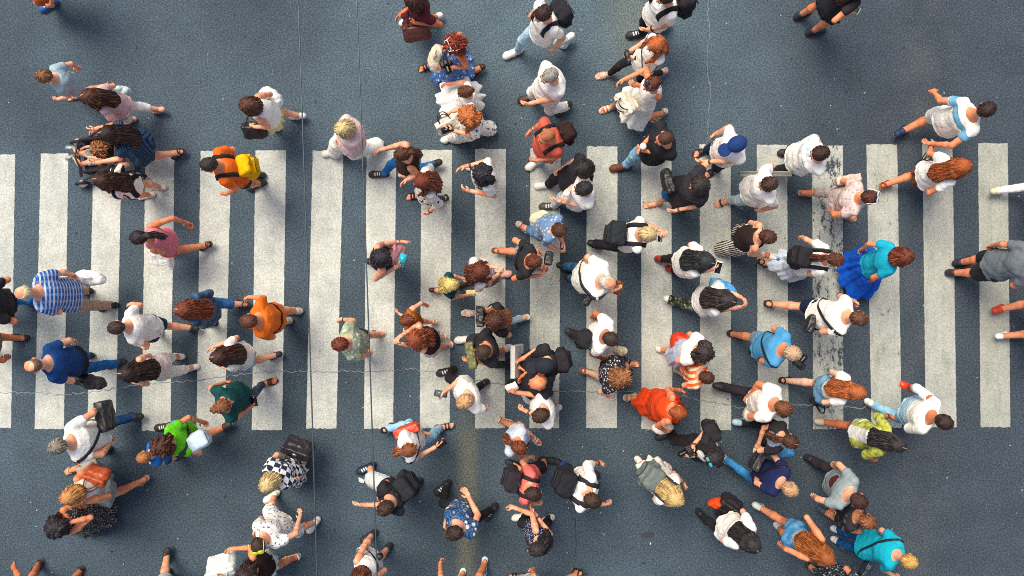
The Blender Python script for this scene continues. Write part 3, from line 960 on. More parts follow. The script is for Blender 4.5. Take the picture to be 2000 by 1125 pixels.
            Fh.D[idx] += (amp * n * .6).astype(np.float32)
        V, Q = Fh.mesh()
        if len(V):
            VV, QQ, fm = [V], [Q], [np.zeros(len(Q), int)]
            sv, sq, sf = strands(Fh, V, hc, R, shd, hk, r)
            if sv is not None:
                VV.append(sv); QQ.append(sq + len(V)); fm.append(sf)
            Vl = (np.concatenate(VV) - hc) @ R
            M = Matrix.Translation(Vector(hc)) @ Matrix([list(R[i]) for i in range(3)]).to_4x4()
            link('hair', mesh_from('hair', Vl, QQ, [hairmat(hcx)] + ([hairmat(hcx, .72), hairmat(hcx, 1.22)] if max(lin(hcx.split(':')[0])) > .28 else [hairmat(hcx, .6), hairmat(hcx, 2.3)]), True, np.concatenate(fm)), ob, mat=M)  # locks vary in tone; the brightest put the hair's sheen into the colour
    # ---- hats, glasses
    if hat:
        hk, _, hcx = hat.partition('/')
        Fc = Field(hc + np.array([-.2, -.26, -.12]), hc + np.array([.2, .28, .2]), .008)
        Fc.ell(H(0, -.012, .034), R, np.array([.092, .114, .098]) * shd, 0)
        X, Y, Z = np.meshgrid(*Fc.ax, indexing='ij', sparse=True)
        x, y, z = X - hc[0], Y - hc[1], Z - hc[2]
        u2 = (x * R[0, 2] + y * R[1, 2] + z * R[2, 2]) / shd; u1 = (x * R[0, 1] + y * R[1, 1] + z * R[2, 1]) / shd
        Fc.D = np.maximum(Fc.D, ((.035 - u2 + .15 * u1) * shd).astype(np.float32))
        Rb = R @ rotx(math.radians(-10))
        if hk == 'cap': Fc.ell(H(0, .135, .045), Rb, np.array([.078, .078, .011]) * shd, .012); Fc.ell(H(0, -.01, .132), R, np.array([.012, .012, .008]) * shd, .004)
        if hk == 'backcap': Fc.ell(H(0, -.13, .03), R @ rotx(math.radians(12)), np.array([.078, .07, .011]) * shd, .012)
        if hk == 'sunhat': Fc.ell(H(0, -.005, .045), R, np.array([.17, .18, .012]) * shd, .02)
        V, Q = Fc.mesh()
        M = Matrix.Translation(Vector(hc)) @ Matrix([list(R[i]) for i in range(3)]).to_4x4()
        link('cap' if 'cap' in hk else 'hat', mesh_from('cap', (V - hc) @ R, Q, cloth(hcx)), ob, mat=M)
    if glasses:
        fr, ln = glasses.split('/')
        VV, QQ, nn, fm = [], [], 0, []
        zc, yc = (.122, .036)
        Rg = rotx(math.radians(62))
        for sd in (-1, 1):
            v, q = uvball((sd * .036, yc, zc), Rg, (.032, .009, .024), 12, 8); VV.append(v); QQ.append(q + nn); nn += len(v); fm.append(np.ones(len(q), int))
            a = np.linspace(0, 2 * math.pi, 13)
            ring = np.stack([sd * .036 + .033 * np.cos(a), 0 * a, .025 * np.sin(a)], 1)
            ring = (ring - np.array([sd * .036, 0, 0])) @ Rg.T + np.array([sd * .036, yc, zc])
            v, qs = tubes([(ring, [.0055] * 13)], 5); VV.append(v); [QQ.append(q + nn) for q in qs]; nn += len(v); [fm.append(np.zeros(len(q), int)) for q in qs]
            v, qs = tubes([([(sd * .068, yc - .002, zc), (sd * .085, yc - .06, zc - .03), (sd * .088, yc - .11, zc - .05)], [.005] * 3)], 5); VV.append(v); [QQ.append(q + nn) for q in qs]; nn += len(v); [fm.append(np.zeros(len(q), int)) for q in qs]
        me = mesh_from('sunglasses', np.concatenate(VV) * shd, QQ, [plain(fr, .3), plain(ln, .08, name='lens')], True, np.concatenate(fm))
        M = Matrix.Translation(Vector(hc)) @ Matrix([list(R[i]) for i in range(3)]).to_4x4()
        link('sunglasses', me, ob, mat=M)
    for a in acc: ACC[a[0]](info, *a[1:])
    return info

# ------------------------------------------------------------------ things people carry: each its own object
def own(name, V, Q, mats, label, cat, group=None, rz=0.0, fm=None, base=None):
    """an object whose origin is at the middle of its underside; V in metres in the place, returns the object"""
    V = np.asarray(V, float)
    c_ = (V.min(0) + V.max(0)) / 2 if base is None else np.asarray(base, float)
    o_ = np.array([c_[0], c_[1], V[:, 2].min() if base is None else c_[2]])
    o = link(name, mesh_from(name, V - o_, Q, mats, True, fm), None, tuple(o_))
    tag(o, label, cat, group)
    return o, o_

def to_place(info, V):
    a = info['rz']; c, s_ = math.cos(a), math.sin(a)
    V = np.asarray(V, float)
    return np.stack([V[:, 0] * c - V[:, 1] * s_ + info['pel'][0], V[:, 0] * s_ + V[:, 1] * c + info['pel'][1], V[:, 2]], 1)

def child(name, V, Q, mats, parent, o_):
    return link(name, mesh_from(name, np.asarray(V, float) - o_, Q, mats), parent)

def held(info, pos, drop):
    """the height of a thing seen at a pixel when it hangs from the nearest hand"""
    if len(pos) > 3: return np.array([*ground(*pos[:3]), pos[2]])      # carried on the shoulder or in the crook of the arm
    best, z = 48.0, pos[2]
    for hw_ in to_place(info, info['hands']):
        q = FPX / (CAM_H - hw_[2])
        d_ = math.hypot(1000 + hw_[0] * q - pos[0], 562.5 - hw_[1] * q - pos[1])
        if d_ < best: best, z = d_, hw_[2] - drop
    return np.array([*ground(pos[0], pos[1], z), z])

def march(Fd, C, dirs, off=.004, rmax=.5):
    rr = np.linspace(rmax, .03, 95)
    out = []
    for d in dirs:
        P = C + rr[:, None] * d
        D = Fd.at(P)
        k = np.nonzero(D < .0)[0]
        out.append(rr[k[0]] if len(k) else .12)
    out = np.array(out)
    p = np.concatenate([[out[0]] * 2, out, [out[-1]] * 2])
    sm = np.convolve(p, [.15, .22, .26, .22, .15], 'valid')
    sm = np.maximum(sm, out) + off
    return C + sm[:, None] * np.array(dirs)

def a_backpack(info, label, hexs, hex2=None, size=1.0, tilt=0.0, off=(0, 0, 0), straps=True, k1=1):
    s = info['s'] * size; z0 = info['zz'](.70) + off[2]
    cc = info['st'](z0)
    C = np.array([cc[0] + off[0], cc[1] - cc[3] - .105 * s + off[1], z0])
    F = Field(C - np.array([.22, .2, .33]) * s, C + np.array([.22, .2, .33]) * s, .0115)
    Rb = rotx(math.radians(-8 + tilt))
    P = lambda x, y, z: C + Rb @ (np.array([x, y, z]) * s)
    F.rbox(C, Rb, np.array([.145, .085, .215]) * s, .06 * s, 0)
    F.rbox(P(0, -.085, -.07), Rb, np.array([.11, .04, .10]) * s, .035 * s, .012)
    F.rbox(P(0, -.04, .17), Rb, np.array([.13, .07, .05]) * s, .045 * s, .012)
    for sd in (-1, 1): F.rbox(P(sd * .145, 0, -.1), Rb, np.array([.025, .05, .08]) * s, .02 * s, .01)
    F.wrinkle(.010, .13, int(C[0] * 100) % 97)
    V, Q = F.mesh()
    V = to_place(info, V)
    o, o_ = own('backpack', V, Q, cloth(hexs), label, 'backpack', 'bags carried by the pedestrians')
    c2 = leather(hex2 or '#16151a', .6)
    zips = []
    for yy, zz_, rr in ((-.13, -.02, .1), (-.075, .13, .13)):
        a = np.linspace(-.1, math.pi + .1, 13)
        zips.append(([P(rr * math.cos(t), yy - .012 + .01 * math.sin(t), zz_ + .05 * math.sin(t)) for t in a], [.006 * s] * 13))
    zips.append(([P(-.03, .06, .21), P(-.025, .06, .25), P(.025, .06, .25), P(.03, .06, .21)], [.011 * s] * 4))
    V2, Q2 = tubes(zips)
    child('zipper', to_place(info, V2), Q2, c2, o, o_)
    if straps:
        Fd = info['shirt'] or info['B']
        for sd in ((-1, 1) if k1 == 1 else (k1 // 2,)):
            ang = np.radians(np.linspace(-12, 212, 26))
            C2 = np.array([info['ctr'](info['zz'](.76))[0] + sd * .092 * info['s'] * info['w'], info['ctr'](info['zz'](.74))[1], info['zz'](.72)])
            dirs = np.stack([0 * ang + sd * .10, -np.cos(ang), np.sin(ang)], 1)
            dirs /= np.linalg.norm(dirs, axis=1)[:, None]
            P2 = march(Fd, C2, dirs, .007)
            V3, Q3 = ribbon(P2, dirs, .056 * s, .007)
            child('strap', to_place(info, V3), Q3, cloth(hex2 or '#1b1a1f'), o, o_)
    return o

def a_cross(info, label, hexs, side=1, pos=None, size=(.24, .17, .08), yaw=None, kind='bag', strap='#1d1a1b', bag=True, sw=.03):
    """bag on a strap that runs from one shoulder to the other hip; side +1 = strap on the right shoulder"""
    s = info['s']; zz = info['zz']
    Fd = info['shirt'] or info['B']
    C = np.array([*info['ctr'](zz(.67)), zz(.66)])
    u = np.array([side * .60, 0, .80]); v = np.array([0, 1., 0])
    a = np.radians(np.linspace(0, 360, 44))
    dirs = np.cos(a)[:, None] * u + np.sin(a)[:, None] * v
    P2 = march(Fd, C, dirs, .006)
    V3, Q3 = ribbon(P2, dirs, sw, .004)
    if pos is None:
        cc = info['st'](zz(.53)); L = np.array([cc[0] - side * (cc[2] + .07), cc[1] - .02, zz(.53)])
        W = to_place(info, [L])[0]
    else:
        g_ = ground(*pos); W = np.array([g_[0], g_[1], pos[2]])
    ya = (info['rz'] + math.radians(90)) if yaw is None else math.radians(yaw)
    V, Q, mats = bag_shape(W, size, ya, hexs)
    o, o_ = own('shoulder_bag', V, Q, mats, label, kind, 'bags carried by the pedestrians')
    child('strap', to_place(info, V3), Q3, leather(strap, .5), o, o_)
    return o

def bag_shape(W, size, ya, hexs, rnd=.42, cl=None, tilt=0):
    Rb = rotz(ya) @ rotx(math.radians(tilt)); wd, ht, dp = size
    F = Field(W - np.array([1, 1, 1]) * (max(size) * .75 + .03), W + np.array([1, 1, 1]) * (max(size) * .75 + .03), max(.006, min(size) * .09))
    rn = min(size) * rnd
    F.rbox(W, Rb, np.array([wd / 2, dp / 2, ht / 2]), rn, 0)
    F.rbox(W + Rb @ np.array([0, dp * .46, -ht * .12]), Rb, np.array([wd * .36, dp * .14, ht * .28]), rn * .4, .008)
    F.rbox(W + Rb @ np.array([0, dp * .05, ht * .42]), Rb, np.array([wd * .51, dp * .5, ht * .09]), rn * .4, .008)
    F.wrinkle(.012, .12, int(abs(W[0]) * 50) % 91)
    V, Q = F.mesh()
    return V, Q, (cl or leather(hexs))

def a_hand(info, label, hexs, pos, size=(.30, .22, .12), yaw=0, handle='#1d1a1b', cat='handbag', name='handbag', clothspec=None, buckle=None, drop=.13, tilt=40):
    W = held(info, pos, size[1] * .5 + .05); ya = math.radians(yaw)
    if W[1] > 0: tilt = -tilt                            # a bag swings out towards the light side of its carrier
    V, Q, mats = bag_shape(W, size, ya, hexs, cl=cloth(clothspec) if clothspec else None, tilt=tilt)
    o, o_ = own(name, V, Q, mats, label, cat, 'bags carried by the pedestrians')
    Rb = rotz(ya) @ rotx(math.radians(tilt))
    for sd in (-1, 1):
        a = np.linspace(0, math.pi, 11)
        pts = [W + Rb @ np.array([math.cos(t) * size[0] * .28, sd * size[2] * .25, size[1] * .46 + math.sin(t) * drop]) for t in a]
        V2, Q2 = tubes([(pts, [.007] * 11)]); child('handle', V2, Q2, leather(handle), o, o_)
    if buckle:
        v, q = uvball(W + Rb @ np.array([0, size[2] * .12, size[1] * .52]), Rb, (.035, .02, .012)); child('buckle', v, q, plain(buckle, .3, .8, 'metal'), o, o_)
    return o

def a_sack(info, label, hexs, pos, size=(.3, .34, .2), yaw=0, cat='bag', clothspec=None, name='plastic_bag'):
    W = held(info, pos, size[1] * .45); ya = math.radians(yaw); Rb = rotz(ya)
    wd, ht, dp = size
    F = Field(W - (max(size) * .75 + .05), W + (max(size) * .75 + .05), .010)
    F.ell(W + Rb @ np.array([0, 0, -ht * .12]), Rb, np.array([wd / 2, dp / 2, ht * .4]), 0)
    F.rbox(W + Rb @ np.array([0, 0, -ht * .1]), Rb, np.array([wd * .44, dp * .32, ht * .33]), .04, .05)
    F.cap(W + np.array([0, 0, ht * .15]), W + np.array([0, 0, ht * .48]), wd * .2, .03, .06)
    F.wrinkle(.015, .16, int(abs(W[0]) * 70) % 89)
    V, Q = F.mesh()
    m = cloth(clothspec) if clothspec else plain(hexs, .35, name='thin_plastic')
    o, o_ = own(name, V, Q, m, label, cat, 'bags carried by the pedestrians')
    for sd in (-1, 1):
        pts = [W + Rb @ np.array([sd * wd * .16, 0, ht * .36]), W + Rb @ np.array([sd * wd * .10, 0, ht * .54]), W + Rb @ np.array([0, 0, ht * .62])]
        V2, Q2 = tubes([(pts, [.016, .012, .012])]); child('handle', V2, Q2, m, o, o_)
    return o

def bev_box(W, R_, half, rnd, h=None):
    F = Field(W - np.linalg.norm(half) - .02, W + np.linalg.norm(half) + .02, h or max(.003, min(half) * .35))
    F.rbox(W, R_, half, rnd, 0)
    return F.mesh()

def box_vq(W, R_, half):
    V = np.array([[x, y, z] for x in (-1, 1) for y in (-1, 1) for z in (-1, 1)], float) * half @ R_.T + W
    Q = np.array([(0, 1, 3, 2), (4, 6, 7, 5), (0, 4, 5, 1), (2, 3, 7, 6), (0, 2, 6, 4), (1, 5, 7, 3)])
    return V, Q

def a_phone(info, label, hexs, pos, yaw=0, pitch=15, screen='#0d0f14'):
    W = held(info, pos, -.03)
    R_ = rotz(math.radians(yaw)) @ rotx(math.radians(pitch))
    V, Q = bev_box(W, R_, np.array([.040, .080, .006]), .005, .0035)
    o, o_ = own('phone', V, Q, plain(hexs, .35), label, 'phone', 'phones in hands')
    v, q = box_vq(W + R_ @ np.array([0, 0, .0068]), R_, np.array([.034, .066, .0006])); child('screen', v, q, plain(screen, .1, name='glass'), o, o_)

def a_cup(info, label, hexs, pos, lid='#e8e4da'):
    W = held(info, pos, -.03)
    V, Q = tubes([([W + np.array([0, 0, z]) for z in (-.06, -.05, .045, .05)], [.026, .029, .037, .037])], 16)
    o, o_ = own('drink_cup', V, Q, plain(hexs, .45), label, 'cup')
    V, Q = tubes([([W + np.array([0, 0, z]) for z in (.05, .056, .062)], [.040, .040, .032])], 16); child('lid', V, Q, plain(lid, .4), o, o_)

def a_bottle(info, label, hexs, pos, yaw=0, cap_='#2a62c8', band='#e06a2c'):
    W = held(info, pos, -.02); d = np.array([math.cos(math.radians(yaw)), math.sin(math.radians(yaw)), .25])
    V, Q = tubes([([W + d * t for t in (-.11, -.1, .04, .075, .09)], [.03, .034, .034, .018, .014])], 14)
    o, o_ = own('bottle', V, Q, plain(hexs, .15), label, 'bottle')
    V, Q = tubes([([W + d * t for t in (.085, .115)], [.017, .017])], 12); child('bottle_cap', V, Q, plain(cap_, .4), o, o_)
    V, Q = tubes([([W + d * t for t in (-.06, .0)], [.0355, .0355])], 14); child('bottle_sleeve', V, Q, plain(band, .5), o, o_)

def a_camera(info, label, pos, yaw=0, strap=True):
    W = held(info, pos, -.02); R_ = rotz(math.radians(yaw))
    F = Field(W - .16, W + .2, .006)
    F.rbox(W, R_, np.array([.068, .036, .046]), .012, 0)
    F.rbox(W + R_ @ np.array([0, 0, .05]), R_, np.array([.026, .03, .018]), .01, .008)
    F.rbox(W + R_ @ np.array([.055, .02, -.005]), R_, np.array([.02, .03, .042]), .015, .008)
    V, Q = F.mesh()
    o, o_ = own('camera', V, Q, plain('#17171a', .5), label, 'camera')
    V, Q = tubes([([W + R_ @ np.array([0, y, 0]) for y in (.03, .05, .10, .125)], [.034, .036, .036, .039])], 14); child('lens', V, Q, plain('#0e0e11', .3), o, o_)
    if not strap: return
    a = np.linspace(0, math.pi, 9); pts = [W + R_ @ np.array([.075 * math.cos(t), -.03 - .09 * math.sin(t), .03 + .02 * math.sin(t)]) for t in a]
    V, Q = tubes([(pts, [.008] * 9)]); child('strap', V, Q, leather('#141417'), o, o_)

def a_box(info, label, hexs, pos, size, yaw=0, cat='box', name='carton', pitch=0):
    W = held(info, pos, .10); R_ = rotz(math.radians(yaw)) @ rotx(math.radians(pitch))
    V, Q = bev_box(W, R_, np.array(size) / 2, .006, .009)
    o, o_ = own(name, V, Q, plain(hexs, .6, name='card'), label, cat)
    v, q = box_vq(W + R_ @ np.array([0, 0, size[2] / 2 + .001]), R_, np.array([.012, size[1] / 2 * .96, .0012])); child('tape', v, q, plain('#cfc7b0', .4), o, o_)

def a_roll(info, label, pos, length=.62, yaw=0):
    W = held(info, pos, 0); d = np.array([math.cos(math.radians(yaw)), math.sin(math.radians(yaw)), 0.])
    V, Q = tubes([([W - d * length / 2, W - d * length * .1, W + d * length / 2], [.034, .036, .034])], 14)
    o, o_ = own('paper_roll', V, Q, cloth('#a9a793:stripex:#6f7068:1.4'), label, 'roll')
    V, Q = tubes([([W - d * length * .12, W + d * length * -.02], [.038, .038])], 14); child('wrapper', V, Q, cloth('#d8c79a'), o, o_)

def a_paper(info, label, hexs, pos, yaw=0, size=(.14, .10), cat='paper'):
    W = held(info, pos, -.03); R_ = rotz(math.radians(yaw)) @ rotx(.3)
    n = 7; u = np.linspace(-.5, .5, n); V = []; Q = []
    for a in u:
        for b in u: V.append((a * size[0], b * size[1], .02 * math.sin(a * 5) + .015 * math.cos(b * 6)))
    V = np.array(V); V2 = V - np.array([0, 0, .002]); N = n * n
    for i in range(n - 1):
        for j in range(n - 1):
            q = (i * n + j, (i + 1) * n + j, (i + 1) * n + j + 1, i * n + j + 1)
            Q.append(q); Q.append(tuple(x + N for x in q[::-1]))
    own('paper_sheet', np.concatenate([V, V2]) @ R_.T + W, np.array(Q), plain(hexs, .8, name='paper'), label, cat)

ACC = dict(backpack=a_backpack, cross=a_cross, hand=a_hand, sack=a_sack, phone=a_phone, cup=a_cup, bottle=a_bottle, camera=a_camera, box=a_box, roll=a_roll, paper=a_paper)
# ------------------------------------------------------------------ the setting: road, zebra markings, cracks, overhead cables
def road_material():
    t = NT('asphalt'); v = t.coord('Object'); x, y, z = t.sep(v)
    big = t.noise(v, .35, 3, .55); mid = t.noise(v, 2.2, 4, .6); fine = t.noise(v, 48, 3, .7); grit = t.noise(v, 120, 2, .8)
    base = t.mix(t.ramp(big, .34, .66), lin('#35424b'), lin('#455560'))
    # polished wheel lanes run along the road (image up); tone darkens to the far right, lightens at the upper middle
    lane = t.ramp(t.noise(t.scale(v, (.55, .03, 1)), 1.0, 2), .42, .62)
    base = t.mix(t.math('MULTIPLY', lane, .22), base, lin('#4c5c66'))
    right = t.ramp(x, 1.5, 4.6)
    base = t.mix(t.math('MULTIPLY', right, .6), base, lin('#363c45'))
    north = t.math('MULTIPLY', t.ramp(y, .8, 3.0), t.ramp(t.math('ABSOLUTE', t.math('SUBTRACT', x, .6)), 4.2, 1.2))
    base = t.mix(t.math('MULTIPLY', north, .55), base, lin('#576a73'))
    # old oil and rust runs along the lanes
    st1 = t.math('MULTIPLY', t.ramp(t.math('ABSOLUTE', t.math('SUBTRACT', x, t.math('ADD', -.68, t.math('MULTIPLY', t.noise(t.scale(v, (1, .5, 1)), 1.2), .22)))), .22, .02), t.ramp(y, -1.2, -2.2))
    base = t.mix(t.math('MULTIPLY', st1, .42), base, lin('#77735a'))
    st2 = t.math('MULTIPLY', t.ramp(t.math('ABSOLUTE', t.math('SUBTRACT', x, 5.35)), .55, .05), t.ramp(mid, .35, .65))
    base = t.mix(t.math('MULTIPLY', st2, .15), base, lin('#5c584c'))
    st3 = t.math('MULTIPLY', t.ramp(t.math('ABSOLUTE', t.math('SUBTRACT', x, 1.55)), .5, .05), t.ramp(y, 2.2, 3.6))
    base = t.mix(t.math('MULTIPLY', st3, .35), base, lin('#6d705c'))
    patch = t.ramp(mid, .3, .72, .90, 1.10)
    k = t.math('MULTIPLY', patch, t.ramp(fine, .36, .64, .62, 1.42))
    k = t.math('MULTIPLY', k, t.ramp(grit, .34, .66, .50, 1.55))
    col = t.mix(1.0, base, t.comb(k, k, k), 'MULTIPLY')
    # pale stones and dark pits
    d = t.n('ShaderNodeTexVoronoi'); d.inputs['Scale'].default_value = 60; t.l(v, d.inputs['Vector'])
    rr = t.sep(d.outputs['Color'])[0]
    stone = t.math('MULTIPLY', t.ramp(d.outputs['Distance'], .30, .16), t.ramp(rr, .86, .9))
    col = t.mix(t.math('MULTIPLY', stone, .34), col, lin('#a9b6bb'))
    d2 = t.n('ShaderNodeTexVoronoi'); d2.inputs['Scale'].default_value = 7; t.l(v, d2.inputs['Vector'])
    r2 = t.sep(d2.outputs['Color'])
    pit = t.math('MULTIPLY', t.ramp(t.math('ADD', d2.outputs['Distance'], t.math('MULTIPLY', fine, .2)), .3, .2), t.ramp(r2[1], .78, .85))
    col = t.mix(t.math('MULTIPLY', pit, .55), col, lin('#22262c'))
    gum = t.math('MULTIPLY', t.ramp(d2.outputs['Distance'], .075, .05), t.ramp(r2[2], .965, .985))
    col = t.mix(t.math('MULTIPLY', gum, .7), col, lin('#b9c2c0'))
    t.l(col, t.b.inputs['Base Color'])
    t.b.inputs['Roughness'].default_value = .82
    t.b.inputs['Specular IOR Level'].default_value = .3
    t.bump(t.math('ADD', fine, t.math('MULTIPLY', grit, .8)), .5, .006)
    return t.m

def paint_material(dirt, wear, seed):
    t = NT('road_paint'); v0 = t.coord('Object')
    mp = t.n('ShaderNodeMapping'); mp.inputs['Location'].default_value = (seed * 3.7, seed * 1.9, 0); t.l(v0, mp.inputs[0]); v = mp.outputs[0]
    a = t.noise(v, 3.0, 4, .6); b = t.noise(t.scale(v, (6, 1.2, 1)), 1.6, 4, .65); f = t.noise(v, 46, 3, .75); g = t.noise(v, 120, 2, .7)
    c1 = lin('#c9ccc3'); c2 = lin('#b0b6af'); c3 = lin('#6d6e64')
    col = t.mix(t.ramp(a, .35, .7), c1, c2)
    col = t.mix(t.math('MULTIPLY', t.ramp(b, .46, .78), .16 + dirt * .5), col, c3)
    col = t.mix(min(.75, dirt * .62), col, lin('#8d8e80'))
    k = t.math('MULTIPLY', t.ramp(f, .36, .64, .80, 1.14), t.ramp(g, .3, .7, .86, 1.1))
    col = t.mix(1.0, col, t.comb(k, k, k), 'MULTIPLY')
    # paint worn down to the asphalt
    w = t.math('ADD', t.math('MULTIPLY', t.noise(t.scale(v, (2.0, .9, 1)), 4.5, 6, .78), .75), t.math('MULTIPLY', f, .25))
    col = t.mix(t.ramp(w, .69 - wear * .14, .75 - wear * .14), col, lin('#3a4149'))
    d2 = t.n('ShaderNodeTexVoronoi'); d2.inputs['Scale'].default_value = 6; t.l(v, d2.inputs['Vector'])
    r2 = t.sep(d2.outputs['Color'])
    spot = t.math('MULTIPLY', t.ramp(t.math('ADD', d2.outputs['Distance'], t.math('MULTIPLY', f, .12)), .17, .12), t.ramp(r2[1], .86, .9))
    col = t.mix(t.math('MULTIPLY', spot, .75), col, lin('#3c4046'))
    t.l(col, t.b.inputs['Base Color'])
    t.b.inputs['Roughness'].default_value = .75
    t.b.inputs['Specular IOR Level'].default_value = .3
    t.bump(t.math('ADD', f, g), .35, .005)
    return t.m

def sheet(name, poly, z, mat, kind='structure'):
    V = np.array([(p[0], p[1], z) for p in poly], float)
    me = bpy.data.meshes.new(name); me.from_pydata([tuple(v) for v in V], [], [tuple(range(len(V)))]); me.materials.append(mat)
    o = link(name, me); tag(o, kind=kind); return o

sheet('road', [(-400, -400), (400, -400), (400, 400), (-400, 400)], 0.0, road_material())

# every bar of the zebra as the photograph shows it: x of its left and right edge at the top, the same at the bottom, y of top and bottom, dirt, wear
BARS = [(-135, -76, -147, -88, 302, 834, .1, 0), (-28, 30, -38, 22, 302, 835, .15, .1), (80, 134, 68, 125, 300, 838, .15, .1), (183, 238, 171, 226, 301, 838, .05, 0),
        (284, 341, 277, 333, 303, 841, .1, .1), (392, 452, 384, 439, 295, 840, .0, 0), (499, 559, 492, 551, 294, 840, .0, 0), (611, 671, 598, 657, 294, 837, -.05, 0),
        (716, 774, 711, 768, 294, 837, -.05, 0), (823, 883, 820, 878, 293, 836, .1, .1), (928, 988, 928, 986, 291, 836, .15, .3), (1036, 1095, 1034, 1092, 290, 836, .3, .25),
        (1146, 1206, 1145, 1205, 286, 836, .1, .1), (1252, 1311, 1253, 1313, 284, 838, .15, .1), (1366, 1427, 1368, 1428, 282, 840, .3, .1), (1478, 1537, 1480, 1540, 283, 838, .45, .2),
        (1586, 1646, 1588, 1647, 284, 838, .5, 1.32), (1692, 1752, 1702, 1761, 282, 835, .7, .8), (1801, 1860, 1808, 1868, 282, 834, .8, .4), (1910, 1968, 1915, 1973, 280, 834, .95, .3),
        (2018, 2076, 2023, 2082, 280, 834, .95, .3)]
for i, (a, b, c, d, yt, yb, dirt, wear) in enumerate(BARS):
    r = np.random.RandomState(i + 40)
    def edge(x0, y0, x1, y1, n, j):
        out = []
        for k in range(n):
            u = k / (n - 1); jj = j * r.normal() if 0 < k < n - 1 else 0
            g_ = ground(x0 + (x1 - x0) * u, y0 + (y1 - y0) * u)
            nx, ny = (y1 - y0), (x1 - x0); L = math.hypot(nx, ny)
            out.append((g_[0] + jj * nx / L, g_[1] + jj * ny / L))
        return out
    poly = edge(c, yb, d, yb, 14, .004) + edge(d, yb, b, yt, 90, .0015)[1:] + edge(b, yt, a, yt, 14, .004)[1:] + edge(a, yt, c, yb, 90, .0015)[1:-1]
    o = sheet('zebra_bar', poly, .004, paint_material(max(dirt, 0), wear, i))

def crack(pts, width, hexs, z, seed, jit=.03):
    r = np.random.RandomState(seed)
    P = [ground(*p) for p in pts]; out = []
    for a, b in zip(P[:-1], P[1:]):
        n = max(2, int(np.linalg.norm(b - a) / .035))
        for k in range(n): out.append(a + (b - a) * k / n)
    out = np.array(out); out += np.cumsum(r.normal(size=out.shape), 0) * .004; 
    trend = np.linspace(0, 1, len(out))[:, None] * (out[-1] - P[-1]); out -= trend
    out += r.normal(size=out.shape) * jit * .3
    t = np.gradient(out, axis=0); t /= np.linalg.norm(t, axis=1)[:, None] + 1e-9
    nrm = np.stack([-t[:, 1], t[:, 0]], 1); w = width * (.35 + 1.1 * r.rand(len(out)))[:, None]
    A = out + nrm * w / 2; B_ = out - nrm * w / 2; n = len(out)
    V = np.concatenate([np.c_[A, np.full(n, z)], np.c_[B_, np.full(n, z)]])
    Q = np.array([(i, n + i, n + i + 1, i + 1) for i in range(n - 1)])
    o = link('road_crack', mesh_from('road_crack', V, Q, plain(hexs, .9, name='crack_fill'))); tag(o, kind='structure')
crack([(-40, 762), (70, 762), (130, 770), (185, 762), (235, 757), (275, 750), (335, 746), (395, 742)], .010, '#7c8485', .008, 1)
crack([(395, 742), (480, 730), (560, 726), (640, 728), (735, 727), (800, 720), (855, 728)], .008, '#868d8f', .008, 2)
crack([(925, 742), (985, 748), (1090, 757), (1160, 762), (1230, 760), (1345, 772), (1375, 780), (1430, 786), (1470, 793), (1560, 790), (1660, 797), (1740, 800)], .011, '#7c8386', .008, 3)
crack([(1383, -30), (1385, 60), (1381, 130), (1387, 190), (1382, 250), (1380, 282)], .008, '#7d8789', .0085, 4, .015)
crack([(1120, 1010), (1126, 1060), (1122, 1090)], .008, '#2b3036', .0085, 5)

def cable(px0, px1, z, label):
    """a taut cable over the road, seen through these two pixels"""
    a = ground(*px0, z); b = ground(*px1, z); d = b - a
    p0 = a - d * 1.6; p1 = b + d * 1.6; n = 60
    pts = [np.array([*(p0 + (p1 - p0) * i / n), z + .25 * ((2 * i / n - 1) ** 2)]) for i in range(n + 1)]
    V, Q = tubes([(pts, [.0046] * (n + 1))], 8)
    o = link('overhead_cable', mesh_from('overhead_cable', V - np.array([*p0, 0]), Q, plain('#4a545a', .35, .4, 'wire')), None, (*p0, 0))
    tag(o, label, 'cable', 'cables above the crossing')
cable((586, 80), (620, 1125), 6.0, 'thin grey overhead cable passing left of the orange shirted man, over the empty asphalt gap')
cable((701, 100), (737, 1120), 6.0, 'thin grey overhead cable passing above the boy in the pale patterned shirt')

# fallen leaf and scraps
def scrap(name, px, size, hexs, label, cat, seed, group=None):
    r = np.random.RandomState(seed); g_ = ground(*px)
    a = np.linspace(0, 2 * math.pi, 12)[:-1]; rad = size * (.6 + .5 * r.rand(11))
    top = np.c_[rad * np.cos(a), rad * .6 * np.sin(a), .012 + .008 * r.rand(11)]; bot = top - np.array([0, 0, .004])
    V = np.concatenate([top, bot, [[0, 0, .022]], [[0, 0, .016]]]); Q = []; T3 = []
    for i in range(11):
        j = (i + 1) % 11; Q.append((i, j, 11 + j, 11 + i)); T3.append((22, i, j)); T3.append((23, 11 + j, 11 + i))
    o = link(name, mesh_from(name, V, [np.array(Q), np.array(T3)], plain(hexs, .8, name='litter'), False), None, (*g_, -.004), r.rand() * 6)
    tag(o, label, cat, group)
scrap('fallen_leaf', (263, 945), .035, '#4f8a3e', 'green fallen leaf on the asphalt beside a tan sandal', 'leaf', 1)
scrap('paper_scrap', (706, 938), .06, '#c9cfcc', 'crumpled white paper scrap on asphalt under the dark navy sneaker', 'paper', 2)
scrap('paper_scrap', (300, 832), .022, '#c9cfcc', 'tiny torn white scrap on the asphalt behind the bright green shirt', 'paper', 3)
scrap('cigarette_end', (1270, 1061), .018, '#d8d5c8', 'pale cigarette end lying just below the dark oily patch', 'litter', 4)
